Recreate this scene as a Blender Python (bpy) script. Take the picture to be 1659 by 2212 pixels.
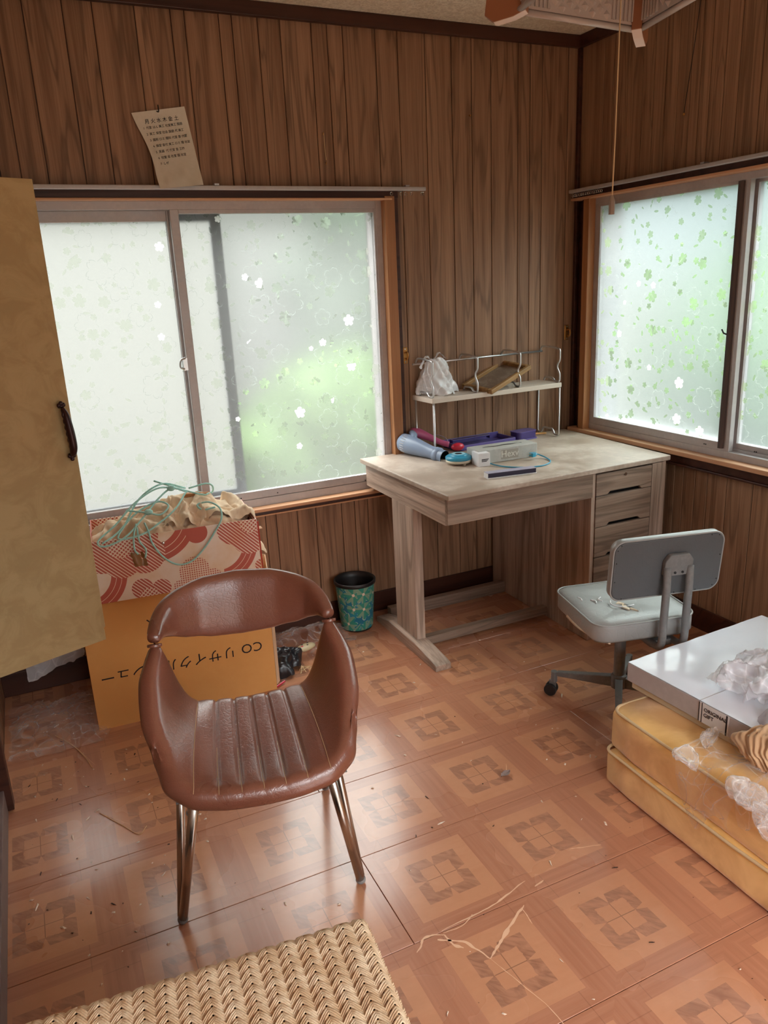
import bpy, bmesh, math, random
import numpy as np
from mathutils import Vector, Matrix, Euler, noise

for o in list(bpy.data.objects): bpy.data.objects.remove(o)
SC = bpy.context.scene
COL = SC.collection
R = math.radians
rnd = random.Random(7)

# ------------------------------------------------------------------ camera
CAMP = Vector((-2.30268, -2.88884, 1.39324))
yaw, pit, rol = R(24.3516), R(-16.6223), R(-2.7347)
f = Vector((math.sin(yaw)*math.cos(pit), math.cos(yaw)*math.cos(pit), math.sin(pit)))
r0 = Vector((math.cos(yaw), -math.sin(yaw), 0)); u0 = r0.cross(f)
r1 = math.cos(rol)*r0 + math.sin(rol)*u0; u1 = -math.sin(rol)*r0 + math.cos(rol)*u0
cam = bpy.data.cameras.new('camera'); camo = bpy.data.objects.new('camera', cam); COL.objects.link(camo)
M = Matrix.Identity(4)
for i in range(3): M[i][0], M[i][1], M[i][2], M[i][3] = r1[i], u1[i], -f[i], CAMP[i]
camo.matrix_world = M
cam.sensor_fit = 'HORIZONTAL'; cam.sensor_width = 36; cam.lens = 1655.39/1659*36; cam.clip_start = .02
SC.camera = camo

# ------------------------------------------------------------------ light
WORLD_STRENGTH = 11.0
EXPOSURE = 0.68
SC.view_settings.view_transform = 'Standard'; SC.view_settings.look = 'None'
SC.view_settings.exposure = EXPOSURE; SC.view_settings.gamma = 1
SC.view_settings.use_curve_mapping = False
SC.cycles.max_bounces = 10; SC.cycles.diffuse_bounces = 6; SC.cycles.transmission_bounces = 8
SC.cycles.transparent_max_bounces = 16; SC.cycles.sample_clamp_indirect = 8
SC.cycles.caustics_refractive = True; SC.cycles.caustics_reflective = False
SC.cycles.use_denoising = True
w = bpy.data.worlds.new('overcast_sky'); SC.world = w; w.use_nodes = True
nt = w.node_tree; nt.nodes.clear()
wo = nt.nodes.new('ShaderNodeOutputWorld'); bg = nt.nodes.new('ShaderNodeBackground')
tc = nt.nodes.new('ShaderNodeTexCoord'); sx = nt.nodes.new('ShaderNodeSeparateXYZ')
mr = nt.nodes.new('ShaderNodeMapRange'); cr = nt.nodes.new('ShaderNodeValToRGB')
mr.inputs['From Min'].default_value = -1; mr.inputs['From Max'].default_value = 1
nt.links.new(tc.outputs['Generated'], sx.inputs[0]); nt.links.new(sx.outputs['Z'], mr.inputs['Value'])
nt.links.new(mr.outputs[0], cr.inputs[0]); nt.links.new(cr.outputs[0], bg.inputs[0]); nt.links.new(bg.outputs[0], wo.inputs[0])
e = cr.color_ramp.elements
e[0].position = 0; e[0].color = (.09, .08, .065, 1)
e[1].position = 1; e[1].color = (1.5, 1.5, 1.5, 1)
for p, c in ((.49, (.10, .09, .075, 1)), (.505, (.095, .10, .10, 1)), (.58, (.13, .135, .138, 1)), (.70, (.72, .72, .72, 1))):
    x = e.new(p); x.color = c
bg.inputs[1].default_value = WORLD_STRENGTH

def portal(name, loc, rot, sx_, sy_):
    l = bpy.data.lights.new(name, 'AREA'); l.shape = 'RECTANGLE'; l.size = sx_; l.size_y = sy_
    l.cycles.is_portal = True
    o = bpy.data.objects.new(name, l); COL.objects.link(o); o.location = loc; o.rotation_euler = rot

# ------------------------------------------------------------------ node helper
class X:
    """a value in a shader tree; arithmetic makes Math nodes"""
    def __init__(s, nt, sock): s.nt, s.s = nt, sock
    def _m(s, op, *a, clamp=False):
        n = s.nt.nodes.new('ShaderNodeMath'); n.operation = op; n.use_clamp = clamp
        for i, v in enumerate((s,)+a):
            if isinstance(v, X): s.nt.links.new(v.s, n.inputs[i])
            else: n.inputs[i].default_value = v
        return X(s.nt, n.outputs[0])
    def __add__(s, o): return s._m('ADD', o)
    __radd__ = __add__
    def __sub__(s, o): return s._m('SUBTRACT', o)
    def __rsub__(s, o): return s._m('MULTIPLY', -1.)._m('ADD', o)
    def __mul__(s, o): return s._m('MULTIPLY', o)
    __rmul__ = __mul__
    def __truediv__(s, o): return s._m('DIVIDE', o)
    def lt(s, o): return s._m('LESS_THAN', o)
    def gt(s, o): return s._m('GREATER_THAN', o)
    def mx(s, o): return s._m('MAXIMUM', o)
    def mn(s, o): return s._m('MINIMUM', o)
    def abs(s): return s._m('ABSOLUTE')
    def fr(s): return s._m('FRACT')
    def floor(s): return s._m('FLOOR')
    def sin(s): return s._m('SINE')
    def cos(s): return s._m('COSINE')
    def pw(s, o): return s._m('POWER', o)
    def clamp(s): return s._m('ADD', 0., clamp=True)
    def atan2(s, o): return s._m('ARCTAN2', o)
    def inv(s): return 1. - s
    def step(s, a, b):
        n = s.nt.nodes.new('ShaderNodeMapRange'); n.interpolation_type = 'SMOOTHSTEP'
        s.nt.links.new(s.s, n.inputs['Value']); n.inputs['From Min'].default_value = a; n.inputs['From Max'].default_value = b
        return X(s.nt, n.outputs[0])

class Mat:
    def __init__(s, name, rough=.6, spec=.5, metal=0, col=(.5, .5, .5), **kw):
        s.m = bpy.data.materials.new(name); s.m.use_nodes = True; s.nt = s.m.node_tree
        s.b = s.nt.nodes['Principled BSDF']; s.out = s.nt.nodes['Material Output']
        s.b.inputs['Roughness'].default_value = rough; s.b.inputs['Metallic'].default_value = metal
        s.b.inputs['Base Color'].default_value = (*col, 1); s.b.inputs['Specular IOR Level'].default_value = spec
        for k, v in kw.items(): s.b.inputs[k.replace('_', ' ')].default_value = v
        s._co = {}
    def co(s, kind='Object'):
        if kind not in s._co:
            t = s.nt.nodes.new('ShaderNodeTexCoord'); q = s.nt.nodes.new('ShaderNodeSeparateXYZ')
            s.nt.links.new(t.outputs[kind], q.inputs[0])
            s._co[kind] = tuple(X(s.nt, q.outputs[i]) for i in range(3))
        return s._co[kind]
    def vec(s, a, b, c):
        n = s.nt.nodes.new('ShaderNodeCombineXYZ')
        for i, v in enumerate((a, b, c)):
            if isinstance(v, X): s.nt.links.new(v.s, n.inputs[i])
            else: n.inputs[i].default_value = v
        return n.outputs[0]
    def noise(s, v, scale=5, detail=3, rough=.55, dist=0):
        n = s.nt.nodes.new('ShaderNodeTexNoise'); s.nt.links.new(v, n.inputs['Vector'])
        n.inputs['Scale'].default_value = scale; n.inputs['Detail'].default_value = detail
        n.inputs['Roughness'].default_value = rough; n.inputs['Distortion'].default_value = dist
        return X(s.nt, n.outputs['Fac'])
    def voro(s, v, scale, feature='F1', rand=1.):
        n = s.nt.nodes.new('ShaderNodeTexVoronoi'); s.nt.links.new(v, n.inputs['Vector']); n.feature = feature
        n.inputs['Scale'].default_value = scale; n.inputs['Randomness'].default_value = rand
        return n
    def rand(s):
        n = s.nt.nodes.new('ShaderNodeObjectInfo'); return X(s.nt, n.outputs['Random'])
    def mix(s, fac, a, b):
        n = s.nt.nodes.new('ShaderNodeMix'); n.data_type = 'RGBA'
        for k, v in ((0, fac), (6, a), (7, b)):
            if isinstance(v, X): s.nt.links.new(v.s, n.inputs[k])
            elif isinstance(v, (int, float)): n.inputs[k].default_value = v
            elif isinstance(v, tuple): n.inputs[k].default_value = (*v[:3], 1)
            else: s.nt.links.new(v, n.inputs[k])
        return n.outputs[2]
    def color(s, c): s.nt.links.new(c, s.b.inputs['Base Color']); return s
    def rough(s, x): s.nt.links.new(x.s, s.b.inputs['Roughness']); return s
    def bump(s, h, strength=.3, dist=.01):
        n = s.nt.nodes.new('ShaderNodeBump'); s.nt.links.new(h.s, n.inputs['Height'])
        n.inputs['Strength'].default_value = strength; n.inputs['Distance'].default_value = dist
        s.nt.links.new(n.outputs[0], s.b.inputs['Normal']); s.bn = n.outputs[0]; return s

def wood(name, dark, light, axis, sc=1., rough=.5, spec=.35, contrast=1., vary=.35, along=.9, lines=.6):
    """printed wood grain running along an axis (0,1,2); each board gets its own offset and tone"""
    m = Mat(name, rough, spec); c = list(m.co()); r = m.rand()
    if axis == 3: c = [c[0]+c[1], c[1]*0., c[2]]; axis = 2
    a = [c[i]*(1.0*sc*along if i == axis else 22.*sc) for i in range(3)]
    a[axis] = a[axis] + r*13.
    v = m.vec(*a)
    n1 = m.noise(v, .9, 3, .5, .5); n2 = m.noise(v, 5., 3, .6, .2)
    v2 = m.vec(*[c[i]*(.6*sc if i == axis else 9.*sc) + r*7. for i in range(3)])
    n3 = m.noise(v2, 1., 2, .5, .6)
    ring = ((n3*26.).sin()*.5+.5).pw(7.)
    g = ((n1-.5)*1.5+(n2-.5)*.9*contrast+.5).clamp()
    g = (g + (r-.5)*vary).clamp()
    c1 = m.mix(g, dark, light)
    c1 = m.mix((ring*lines*n1*1.4).clamp(), c1, tuple(x*.35 for x in dark))
    m.color(c1); m.bump(n2, .12, .004); return m

# ------------------------------------------------------------------ geometry helper
class MB:
    def __init__(s): s.v, s.f = [], []
    def add(s, vs, fs, T=None):
        o = len(s.v)
        s.v += [tuple(T @ Vector(p)) if T is not None else tuple(p) for p in vs]
        s.f += [tuple(i+o for i in q) for q in fs]; return s
    def box(s, a, b, T=None):
        x0, y0, z0 = a; x1, y1, z1 = b
        vs = [(x0,y0,z0),(x1,y0,z0),(x1,y1,z0),(x0,y1,z0),(x0,y0,z1),(x1,y0,z1),(x1,y1,z1),(x0,y1,z1)]
        return s.add(vs, [(0,3,2,1),(4,5,6,7),(0,1,5,4),(1,2,6,5),(2,3,7,6),(3,0,4,7)], T)
    def tube(s, path, r, seg=8, closed=False, T=None, caps=True):
        P = [Vector(p) for p in path]; n = len(P); rs = r if isinstance(r, (list, tuple)) else [r]*n
        vs, fs = [], []; up = None
        for i, p in enumerate(P):
            t = (P[(i+1) % n]-P[i-1]) if closed else (P[min(i+1, n-1)]-P[max(i-1, 0)])
            t = t.normalized() if t.length > 1e-9 else Vector((0,0,1))
            if up is None: up = t.orthogonal().normalized()
            up = (up - t*up.dot(t)); up = up.normalized() if up.length > 1e-6 else t.orthogonal().normalized()
            b = t.cross(up)
            for k in range(seg):
                a = 2*math.pi*k/seg; vs.append(p + (up*math.cos(a)+b*math.sin(a))*rs[i])
        for i in range(n if closed else n-1):
            for k in range(seg):
                j = (i+1) % n; fs.append((i*seg+k, i*seg+(k+1) % seg, j*seg+(k+1) % seg, j*seg+k))
        if not closed and caps: fs += [tuple(range(seg))[::-1], tuple((n-1)*seg+k for k in range(seg))]
        return s.add(vs, fs, T)
    def lathe(s, prof, seg=32, T=None):
        vs, fs = [], []; n = len(prof)
        for r_, z in prof:
            for k in range(seg):
                a = 2*math.pi*k/seg; vs.append((r_*math.cos(a), r_*math.sin(a), z))
        for i in range(n-1):
            for k in range(seg): fs.append((i*seg+k, i*seg+(k+1) % seg, (i+1)*seg+(k+1) % seg, (i+1)*seg+k))
        return s.add(vs, fs, T)
    def cyl(s, r, z0, z1, seg=24, T=None, r2=None):
        return s.lathe([(1e-5, z0), (r, z0), (r if r2 is None else r2, z1), (1e-5, z1)], seg, T)
    def prism(s, pts, z0, z1, T=None):
        n = len(pts); vs = [(x, y, z0) for x, y in pts]+[(x, y, z1) for x, y in pts]
        return s.add(vs, [tuple(range(n))[::-1], tuple(range(n, 2*n))]+[(i, (i+1) % n, (i+1) % n+n, i+n) for i in range(n)], T)
    def grid(s, G, T=None, wrap=False):
        nu, nv = len(G), len(G[0]); vs = [p for row in G for p in row]; fs = []
        for i in range(nu if wrap else nu-1):
            for j in range(nv-1):
                a = i*nv+j; b = ((i+1) % nu)*nv+j; fs.append((a, b, b+1, a+1))
        return s.add(vs, fs, T)
    def ball(s, c, r, seg=16, rings=10, T=None):
        rx, ry, rz = r if isinstance(r, (tuple, list)) else (r, r, r)
        G = [[(c[0]+rx*math.sin(math.pi*j/rings)*math.cos(2*math.pi*i/seg), c[1]+ry*math.sin(math.pi*j/rings)*math.sin(2*math.pi*i/seg),
               c[2]+rz*math.cos(math.pi*j/rings)) for j in range(rings+1)] for i in range(seg)]
        return s.grid(G, T, True)
    def build(s, name, mat, parent=None, smooth=False, bevel=0, seg=2, sub=0, solid=0, recalc=True):
        me = bpy.data.meshes.new(name); me.from_pydata([tuple(p) for p in s.v], [], s.f)
        bm = bmesh.new(); bm.from_mesh(me); bmesh.ops.remove_doubles(bm, verts=bm.verts, dist=1e-5)
        if recalc: bmesh.ops.recalc_face_normals(bm, faces=bm.faces)
        bm.to_mesh(me); bm.free()
        if isinstance(mat, Mat): mat = mat.m
        if mat: me.materials.append(mat)
        if smooth:
            me.polygons.foreach_set('use_smooth', [True]*len(me.polygons))
        o = bpy.data.objects.new(name, me); COL.objects.link(o)
        if parent is not None: o.parent = parent
        if solid:
            q = o.modifiers.new('solid', 'SOLIDIFY'); q.thickness = solid; q.offset = 0
        if bevel:
            q = o.modifiers.new('bevel', 'BEVEL'); q.width = bevel; q.segments = seg; q.limit_method = 'ANGLE'
        if sub:
            q = o.modifiers.new('sub', 'SUBSURF'); q.levels = sub; q.render_levels = sub
        if smooth == 'auto' or (smooth and (bevel)):
            pass
        return o

def tag(o, label=None, cat=None, group=None, kind=None):
    if label: o['label'] = label
    if cat: o['category'] = cat
    if group: o['group'] = group
    if kind: o['kind'] = kind
    return o
def empty(name, loc=(0,0,0), rz=0, label=None, cat=None, group=None, kind=None):
    o = bpy.data.objects.new(name, None); COL.objects.link(o); o.location = loc; o.rotation_euler = (0,0,rz)
    o.empty_display_size = .05
    return tag(o, label, cat, group, kind)
def box(name, a, b, mat, parent=None, bevel=0, seg=2): return MB().box(a, b).build(name, mat, parent, bevel=bevel, seg=seg)
def TR(loc=(0,0,0), rot=(0,0,0), sc=1):
    return Matrix.Translation(loc) @ Euler(rot).to_matrix().to_4x4() @ Matrix.Scale(sc, 4)
def smooth_path(pts, n=6, closed=False):
    P = [Vector(p) for p in pts]; out = []; m = len(P)
    rng = range(m) if closed else range(m-1)
    for i in rng:
        p1, p2 = P[i], P[(i+1) % m]
        p0 = P[i-1] if (closed or i > 0) else p1*2-p2
        p3 = P[(i+2) % m] if (closed or i+2 < m) else p2*2-p1
        for k in range(n):
            t = k/n
            out.append(.5*((2*p1)+(p2-p0)*t+(2*p0-5*p1+4*p2-p3)*t*t+(3*p1-p0-3*p2+p3)*t**3))
    if not closed: out.append(P[-1])
    return out
def bend(pts, r=.01, n=4):
    """polyline with rounded corners, for bent wire"""
    P = [Vector(p) for p in pts]; out = [P[0]]
    for i in range(1, len(P)-1):
        a, b, c = P[i-1], P[i], P[i+1]
        d1 = (a-b); d2 = (c-b); l = min(r, d1.length*.45, d2.length*.45)
        p, q = b+d1.normalized()*l, b+d2.normalized()*l
        for k in range(n+1):
            t = k/n; out.append(p*(1-t)**2+b*2*t*(1-t)+q*t*t)
    out.append(P[-1]); return out
def rrect(w, d, r, n=6, cx=0, cy=0):
    out = []
    for sx_, sy_, a0 in ((1,1,0),(-1,1,90),(-1,-1,180),(1,-1,270)):
        for k in range(n+1):
            a = R(a0+90*k/n); out.append((cx+sx_*(w/2-r)+r*math.cos(a), cy+sy_*(d/2-r)+r*math.sin(a)))
    return out
def pad(G, T):
    """closed cushion-like shell around a middle surface G (grid of points), half thickness T, edges rounded"""
    A = np.array(G, float); nu, nv = A.shape[:2]
    du = np.gradient(A, axis=0); dv = np.gradient(A, axis=1); N = np.cross(du, dv)
    N /= np.maximum(np.linalg.norm(N, axis=2, keepdims=True), 1e-9)
    B = np.concatenate([A[0], A[-1], A[:, 0], A[:, -1]])
    D = np.min(np.linalg.norm(A[:, :, None, :]-B[None, None], axis=3), axis=2)
    Th = T if np.ndim(T) else np.full((nu, nv), float(T))
    q = np.clip(D/np.maximum(Th*1.0, 1e-6), 0, 1); h = Th*np.sqrt(np.clip(1-(1-q)**2, 0, 1))
    top = A+N*h[:, :, None]; bot = A-N*h[:, :, None]
    mb = MB(); mb.grid(top.tolist()); mb.grid(bot.tolist()); return mb, top, N
def rbox(w, d, h, r, n=5, amp=0, fz=6, seed=0, bulge=0):
    """rounded soft box centred in xy with base z=0; amp = lumpy noise"""
    bm = bmesh.new(); bmesh.ops.create_cube(bm, size=1)
    cuts = 14
    bmesh.ops.subdivide_edges(bm, edges=bm.edges, cuts=cuts, use_grid_fill=True)
    vs = []
    for v in bm.verts:
        p = Vector((v.co.x*w, v.co.y*d, v.co.z*h))
        q = Vector((max(-w/2+r, min(w/2-r, p.x)), max(-d/2+r, min(d/2-r, p.y)), max(-h/2+r, min(h/2-r, p.z))))
        dlt = p-q
        if dlt.length > 1e-6:
            # push from cube shell to rounded shell
            dlt = dlt.normalized()*r
        p = q+dlt
        if bulge: p += Vector((0, 0, bulge*math.cos(math.pi*v.co.x)*math.cos(math.pi*v.co.y)*(1 if v.co.z > 0 else -.2)*abs(v.co.z)*2))
        if amp:
            nn = noise.noise_vector(p*fz+Vector((seed, seed*2, 0)))*amp; p += nn
        v.co = p+Vector((0, 0, h/2))
    mb = MB(); bm.verts.index_update(); mb.add([v.co.copy() for v in bm.verts], [tuple(x.index for x in fc.verts) for fc in bm.faces]); bm.free()
    return mb
def crumple(nx, ny, fn, name, mat, parent=None, amp=.02, fz=14, seed=0, ridge=True, smooth=True, solid=0):
    G = []
    for i in range(nx+1):
        row = []
        for j in range(ny+1):
            p = Vector(fn(i/nx, j/ny)); q = p*fz+Vector((seed*3.1, seed*1.7, seed))
            d = noise.noise_vector(q)
            k = (1-abs(noise.noise(q*1.3+Vector((9, 0, 0))))*2) if ridge else 0
            k2 = (1-abs(noise.noise(q*3.1+Vector((0, 5, 0))))*2) if ridge else 0
            row.append(p+d*amp+Vector((0, 0, (k*.6+k2*.3)*amp)))
        G.append(row)
    return MB().grid(G).build(name, mat, parent, smooth=smooth, solid=solid, recalc=False)
def text(name, body, size, mat, M4, parent=None, align='CENTER', ext=.0003, space=1.):
    c = bpy.data.curves.new(name, 'FONT'); c.body = body; c.size = size; c.align_x = align; c.align_y = 'CENTER'
    c.extrude = ext; c.space_character = space; c.resolution_u = 3
    c.materials.append(mat.m if isinstance(mat, Mat) else mat)
    o = bpy.data.objects.new(name, c); COL.objects.link(o)
    bpy.context.view_layer.update()
    me = bpy.data.meshes.new_from_object(o.evaluated_get(bpy.context.evaluated_depsgraph_get())); bpy.data.objects.remove(o)
    o = bpy.data.objects.new(name, me); COL.objects.link(o); o.matrix_world = M4
    if parent is not None:
        o.parent = parent; o.matrix_parent_inverse = Matrix.Identity(4); o.matrix_local = M4
    return o
def plane_m(origin, xdir, ydir):
    x = Vector(xdir).normalized(); y = Vector(ydir).normalized(); z = x.cross(y)
    m = Matrix.Identity(4)
    for i in range(3): m[i][0], m[i][1], m[i][2], m[i][3] = x[i], y[i], z[i], origin[i]
    return m

# ------------------------------------------------------------------ materials
m_wall = wood('wall_panel_print', (.175, .085, .044), (.43, .25, .150), 2, 1.9, .45, .35, 1.1, .10, .5, .6)
m_wall_x = m_wall
m_trim_dark = wood('dark_trim_wood', (.035, .011, .007), (.085, .03, .018), 0, .8, .4, .4, .6, .2)
m_trim_v = wood('casing_wood_vertical', (.30, .115, .045), (.52, .25, .11), 2, .8, .45, .4, .8, .1, lines=.3)
m_trim_h = wood('sill_wood', (.55, .27, .14), (.78, .47, .28), 3, .0001, .5, .4, .8, .1, lines=.2)
m_desk = wood('desk_laminate', (.17, .11, .078), (.38, .275, .21), 0, 1.4, .5, .3, 1.2, .05)
m_desk_v = wood('desk_laminate_vertical', (.24, .165, .125), (.62, .47, .375), 2, 1.4, .5, .3, 1.2, .05)
m_desk_y = wood('desk_laminate_side', (.24, .165, .125), (.62, .47, .375), 1, 1.4, .5, .3, 1.2, .05)

def dusty(name, col, dust, rough=.5, sc=6., amt=.5):
    m = Mat(name, rough, .35); v = m.vec(*m.co()); n = m.noise(v, sc, 6, .6, .3); n2 = m.noise(v, sc*9, 3, .6)
    g = ((n*.7+n2*.3).step(.42, .64)*amt).clamp()
    m.color(m.mix(g, col, dust)); m.rough((g*.35+rough).clamp()); m.bump(n2, .05, .002); return m
m_top = dusty('dusty_desk_top_print', (.38, .29, .225), (.58, .485, .41), .38, 5, .8)
m_alum = dusty('grey_aluminium', (.46, .43, .43), (.62, .58, .56), .38, 8, .5); m_alum.b.inputs['Metallic'].default_value = .35
m_alum_d = Mat('dark_stile_channel', .5, .4, 0, (.075, .05, .045))
m_steel = Mat('bright_wire', .28, .5, .85, (.62, .62, .63))
m_chrome = Mat('worn_chrome', .25, .5, 1, (.52, .47, .42))
m_black = Mat('black_plastic', .45, .5, 0, (.012, .011, .012))
m_brass = Mat('brass', .35, .5, .8, (.55, .26, .07))
m_grey_paint = dusty('grey_painted_metal', (.17, .17, .17), (.30, .29, .28), .4, 12, .4)
m_red = Mat('crimson_plastic', .3, .5, 0, (.55, .02, .05))
m_white = dusty('white_card', (.70, .69, .70), (.80, .79, .79), .45, 5, .4)
m_ink = Mat('dark_ink', .8, .2, 0, (.02, .016, .02))
m_kraft = dusty('cardboard', (.70, .34, .10), (.76, .40, .14), .75, 3, .5)
m_kraft_in = Mat('cardboard_edge', .8, .2, 0, (.62, .42, .27))

# floor print
mf = Mat('parquet_print', .3, .5); x, y, z = mf.co()
U = ((x+1.281)/.2965+.5+20.).fr()-.5; V = ((y+1.527)/.2975+.5+20.).fr()-.5
aU, aV = U.abs(), V.abs(); mm = aU.mx(aV); mi = aU.mn(aV)
gx = mf.noise(mf.vec(x*3., y*90., z), 1., 4, .6, .2); gy = mf.noise(mf.vec(x*90., y*3., z), 1., 4, .6, .2)
vert = aU.gt(aV); g = gy*vert+gx*vert.inv()
cloud = mf.noise(mf.vec(x, y, z), 2.2, 3, .55)
cell = mf.noise(mf.vec(((x+1.281)/.2965+.5).floor()*3.3, ((y+1.527)/.2975+.5).floor()*5.1, z), 1., 0)
band = mf.mix((g*1.1+cloud*.4-.25).clamp(), (.34, .128, .066), (.52, .235, .138))
g2 = mf.noise(mf.vec(x*14., y*14., z), 1., 4, .6, 1.2)
lite = mf.mix((g2*.8+gx*.3-.05).clamp(), (.46, .195, .096), (.60, .29, .163))
gd = mf.noise(mf.vec((x+y)*26., (x-y)*8., z), 1., 4, .6, 2.0)
dark = mf.mix(gd.step(.3, .7), (.23, .10, .062), (.43, .195, .115))
notch = mm.gt(.15)*mi.lt((mm-.14)*.30)
wav = (gd-.5)*.05
ring = mm.lt(.232)*(mm+wav).gt(.135)*notch.inv()
cross = (mi.lt(.0035)*mm.lt(.135))
c = mf.mix((mm+ (g2-.5)*.004).lt(.365), band, lite)
bl = ((mi-.30).abs().lt(.003))*mm.gt(.365)
c = mf.mix(ring*(cell*.25+.62), c, dark); c = mf.mix((cross*.6+bl*.3).clamp(), c, (.12, .05, .03))
haze = mf.noise(mf.vec(x, y, z), 1.1, 5, .65)
c = mf.mix(haze.step(.35, .8)*.12, c, (.55, .38, .27))
mf.color(c); mf.rough((cloud*.20+haze*.16+.10).clamp()); mf.bump(mf.noise(mf.vec(x, y, z), 9., 3, .5)+g*.15, .05, .01)
mf.b.inputs['Coat Weight'].default_value = .6; mf.b.inputs['Coat Roughness'].default_value = .16
m_scratch = Mat('bare_scratch', .8, .2, 0, (.72, .44, .28))

mc = Mat('ceiling_paper', .9, .2); v = mc.vec(*mc.co()); n = mc.noise(v, 55, 4, .6, 1.5)
mc.color(mc.mix(n.step(.4, .6), (.76, .66, .50), (.95, .86, .69))); mc.bump(n, .5, .004)

# frosted film with blossom print: h = horizontal coordinate, z vertical
def film(name, hidx, tint, clear_tint):
    m = Mat(name); m.nt.nodes.remove(m.b); co = m.co(); h, zz = co[hidx], co[2]
    def flowers(scale, size, off, outline=False, keep=.6, petals=5):
        P = m.vec(h*scale+off, zz*scale+off*.37, 0.)
        v = m.voro(P, 1., 'F1', .85); sp = m.nt.nodes.new('ShaderNodeSeparateXYZ'); m.nt.links.new(v.outputs['Position'], sp.inputs[0])
        dx = (h*scale+off)-X(m.nt, sp.outputs[0]); dz = (zz*scale+off*.37)-X(m.nt, sp.outputs[1])
        cs = m.nt.nodes.new('ShaderNodeSeparateColor'); m.nt.links.new(v.outputs['Color'], cs.inputs[0])
        ra, rb, rc = (X(m.nt, cs.outputs[i]) for i in range(3))
        rr = (dx*dx+dz*dz).pw(.5); an = dz.atan2(dx)+ra*6.28
        pet = (an*(petals/2.)).cos().abs(); rim = (pet.pw(.55)*.55+.45)-(pet.gt(.985)*.10)
        sz = (rc*.5+.6)*size*scale
        rel = rr/(rim*sz)
        msk = rel.lt(1.)
        if outline: msk = ((rel-.95).abs().lt(.030))*(pet.gt(.25))
        return msk*rb.lt(keep), ra, rc
    f1, a1, c1 = flowers(8.6, .0225, 3.3, False, .72)
    f2, a2, c2 = flowers(12.5, .0130, 17.7, False, .62)
    fo, a3, c3 = flowers(7.2, .050, 40.2, True, .8)
    # single petals
    P = m.vec(h*15.+5., zz*15., 0.); v = m.voro(P, 1., 'F1', .9); sp = m.nt.nodes.new('ShaderNodeSeparateXYZ'); m.nt.links.new(v.outputs['Position'], sp.inputs[0])
    cs = m.nt.nodes.new('ShaderNodeSeparateColor'); m.nt.links.new(v.outputs['Color'], cs.inputs[0])
    ra, rb = X(m.nt, cs.outputs[0]), X(m.nt, cs.outputs[1])
    dx = (h*15.+5.)-X(m.nt, sp.outputs[0]); dz = (zz*15.)-X(m.nt, sp.outputs[1]); an = ra*6.28
    e1 = dx*an.cos()+dz*an.sin(); e2 = dz*an.cos()-dx*an.sin()
    fp = ((e1*e1)/.030+(e2*e2)/.0042).lt(1.)*rb.lt(.55)
    clear = ((f1*a1.lt(.93)).mx(f2*a2.lt(.93)).mx(fp)).clamp()
    whitef = ((f1*a1.gt(.93)).mx(f2*a2.gt(.93))).clamp()
    N = m.nt.nodes.new; L = m.nt.links.new
    grain = m.noise(m.vec(h, zz, 0.), 330., 2, .5); gr2 = m.noise(m.vec(h, zz, 0.), 40., 3, .5)
    tr = N('ShaderNodeBsdfTranslucent'); rf = N('ShaderNodeBsdfRefraction'); rf.inputs['IOR'].default_value = 1.2
    L(m.mix((grain*.5+gr2*.3+.1).clamp(), tuple(t*.86 for t in tint), tint), tr.inputs[0]); L(m.mix(.0, tint, tint), rf.inputs[0])
    rf.inputs['Roughness'].default_value = .50
    mx = N('ShaderNodeMixShader'); mx.inputs[0].default_value = .82; L(tr.outputs[0], mx.inputs[1]); L(rf.outputs[0], mx.inputs[2])
    rc_ = N('ShaderNodeBsdfTransparent'); rc_.inputs[0].default_value = (*clear_tint, 1)
    tr2 = N('ShaderNodeBsdfTranslucent'); tr2.inputs[0].default_value = (*clear_tint, 1)
    mc_ = N('ShaderNodeMixShader'); mc_.inputs[0].default_value = .80; L(tr2.outputs[0], mc_.inputs[1]); L(rc_.outputs[0], mc_.inputs[2])
    trw = N('ShaderNodeBsdfTranslucent'); trw.inputs[0].default_value = (1, 1, 1, 1)
    tro = N('ShaderNodeBsdfTranslucent'); tro.inputs[0].default_value = (.22, .25, .23, 1)
    m1 = N('ShaderNodeMixShader'); L((clear*.80).s, m1.inputs[0]); L(mx.outputs[0], m1.inputs[1]); L(mc_.outputs[0], m1.inputs[2])
    m2 = N('ShaderNodeMixShader'); L((whitef*.8).s, m2.inputs[0]); L(m1.outputs[0], m2.inputs[1]); L(trw.outputs[0], m2.inputs[2])
    m3 = N('ShaderNodeMixShader'); L((fo*.38).s, m3.inputs[0]); L(m2.outputs[0], m3.inputs[1]); L(tro.outputs[0], m3.inputs[2])
    gl = N('ShaderNodeBsdfGlossy'); gl.inputs['Roughness'].default_value = .25
    m4 = N('ShaderNodeMixShader'); m4.inputs[0].default_value = .04; L(m3.outputs[0], m4.inputs[1]); L(gl.outputs[0], m4.inputs[2])
    bp = N('ShaderNodeBump'); bp.inputs['Strength'].default_value = .25; bp.inputs['Distance'].default_value = .002; L((grain+clear*.5).s, bp.inputs['Height'])
    L(bp.outputs[0], rf.inputs['Normal']); L(m4.outputs[0], m.out.inputs[0]); return m
m_film1 = film('blossom_film_left', 0, (.53, .55, .535), (.46, .50, .44))
m_film2 = film('blossom_film_right', 1, (.45, .52, .52), (.33, .45, .27))

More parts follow.
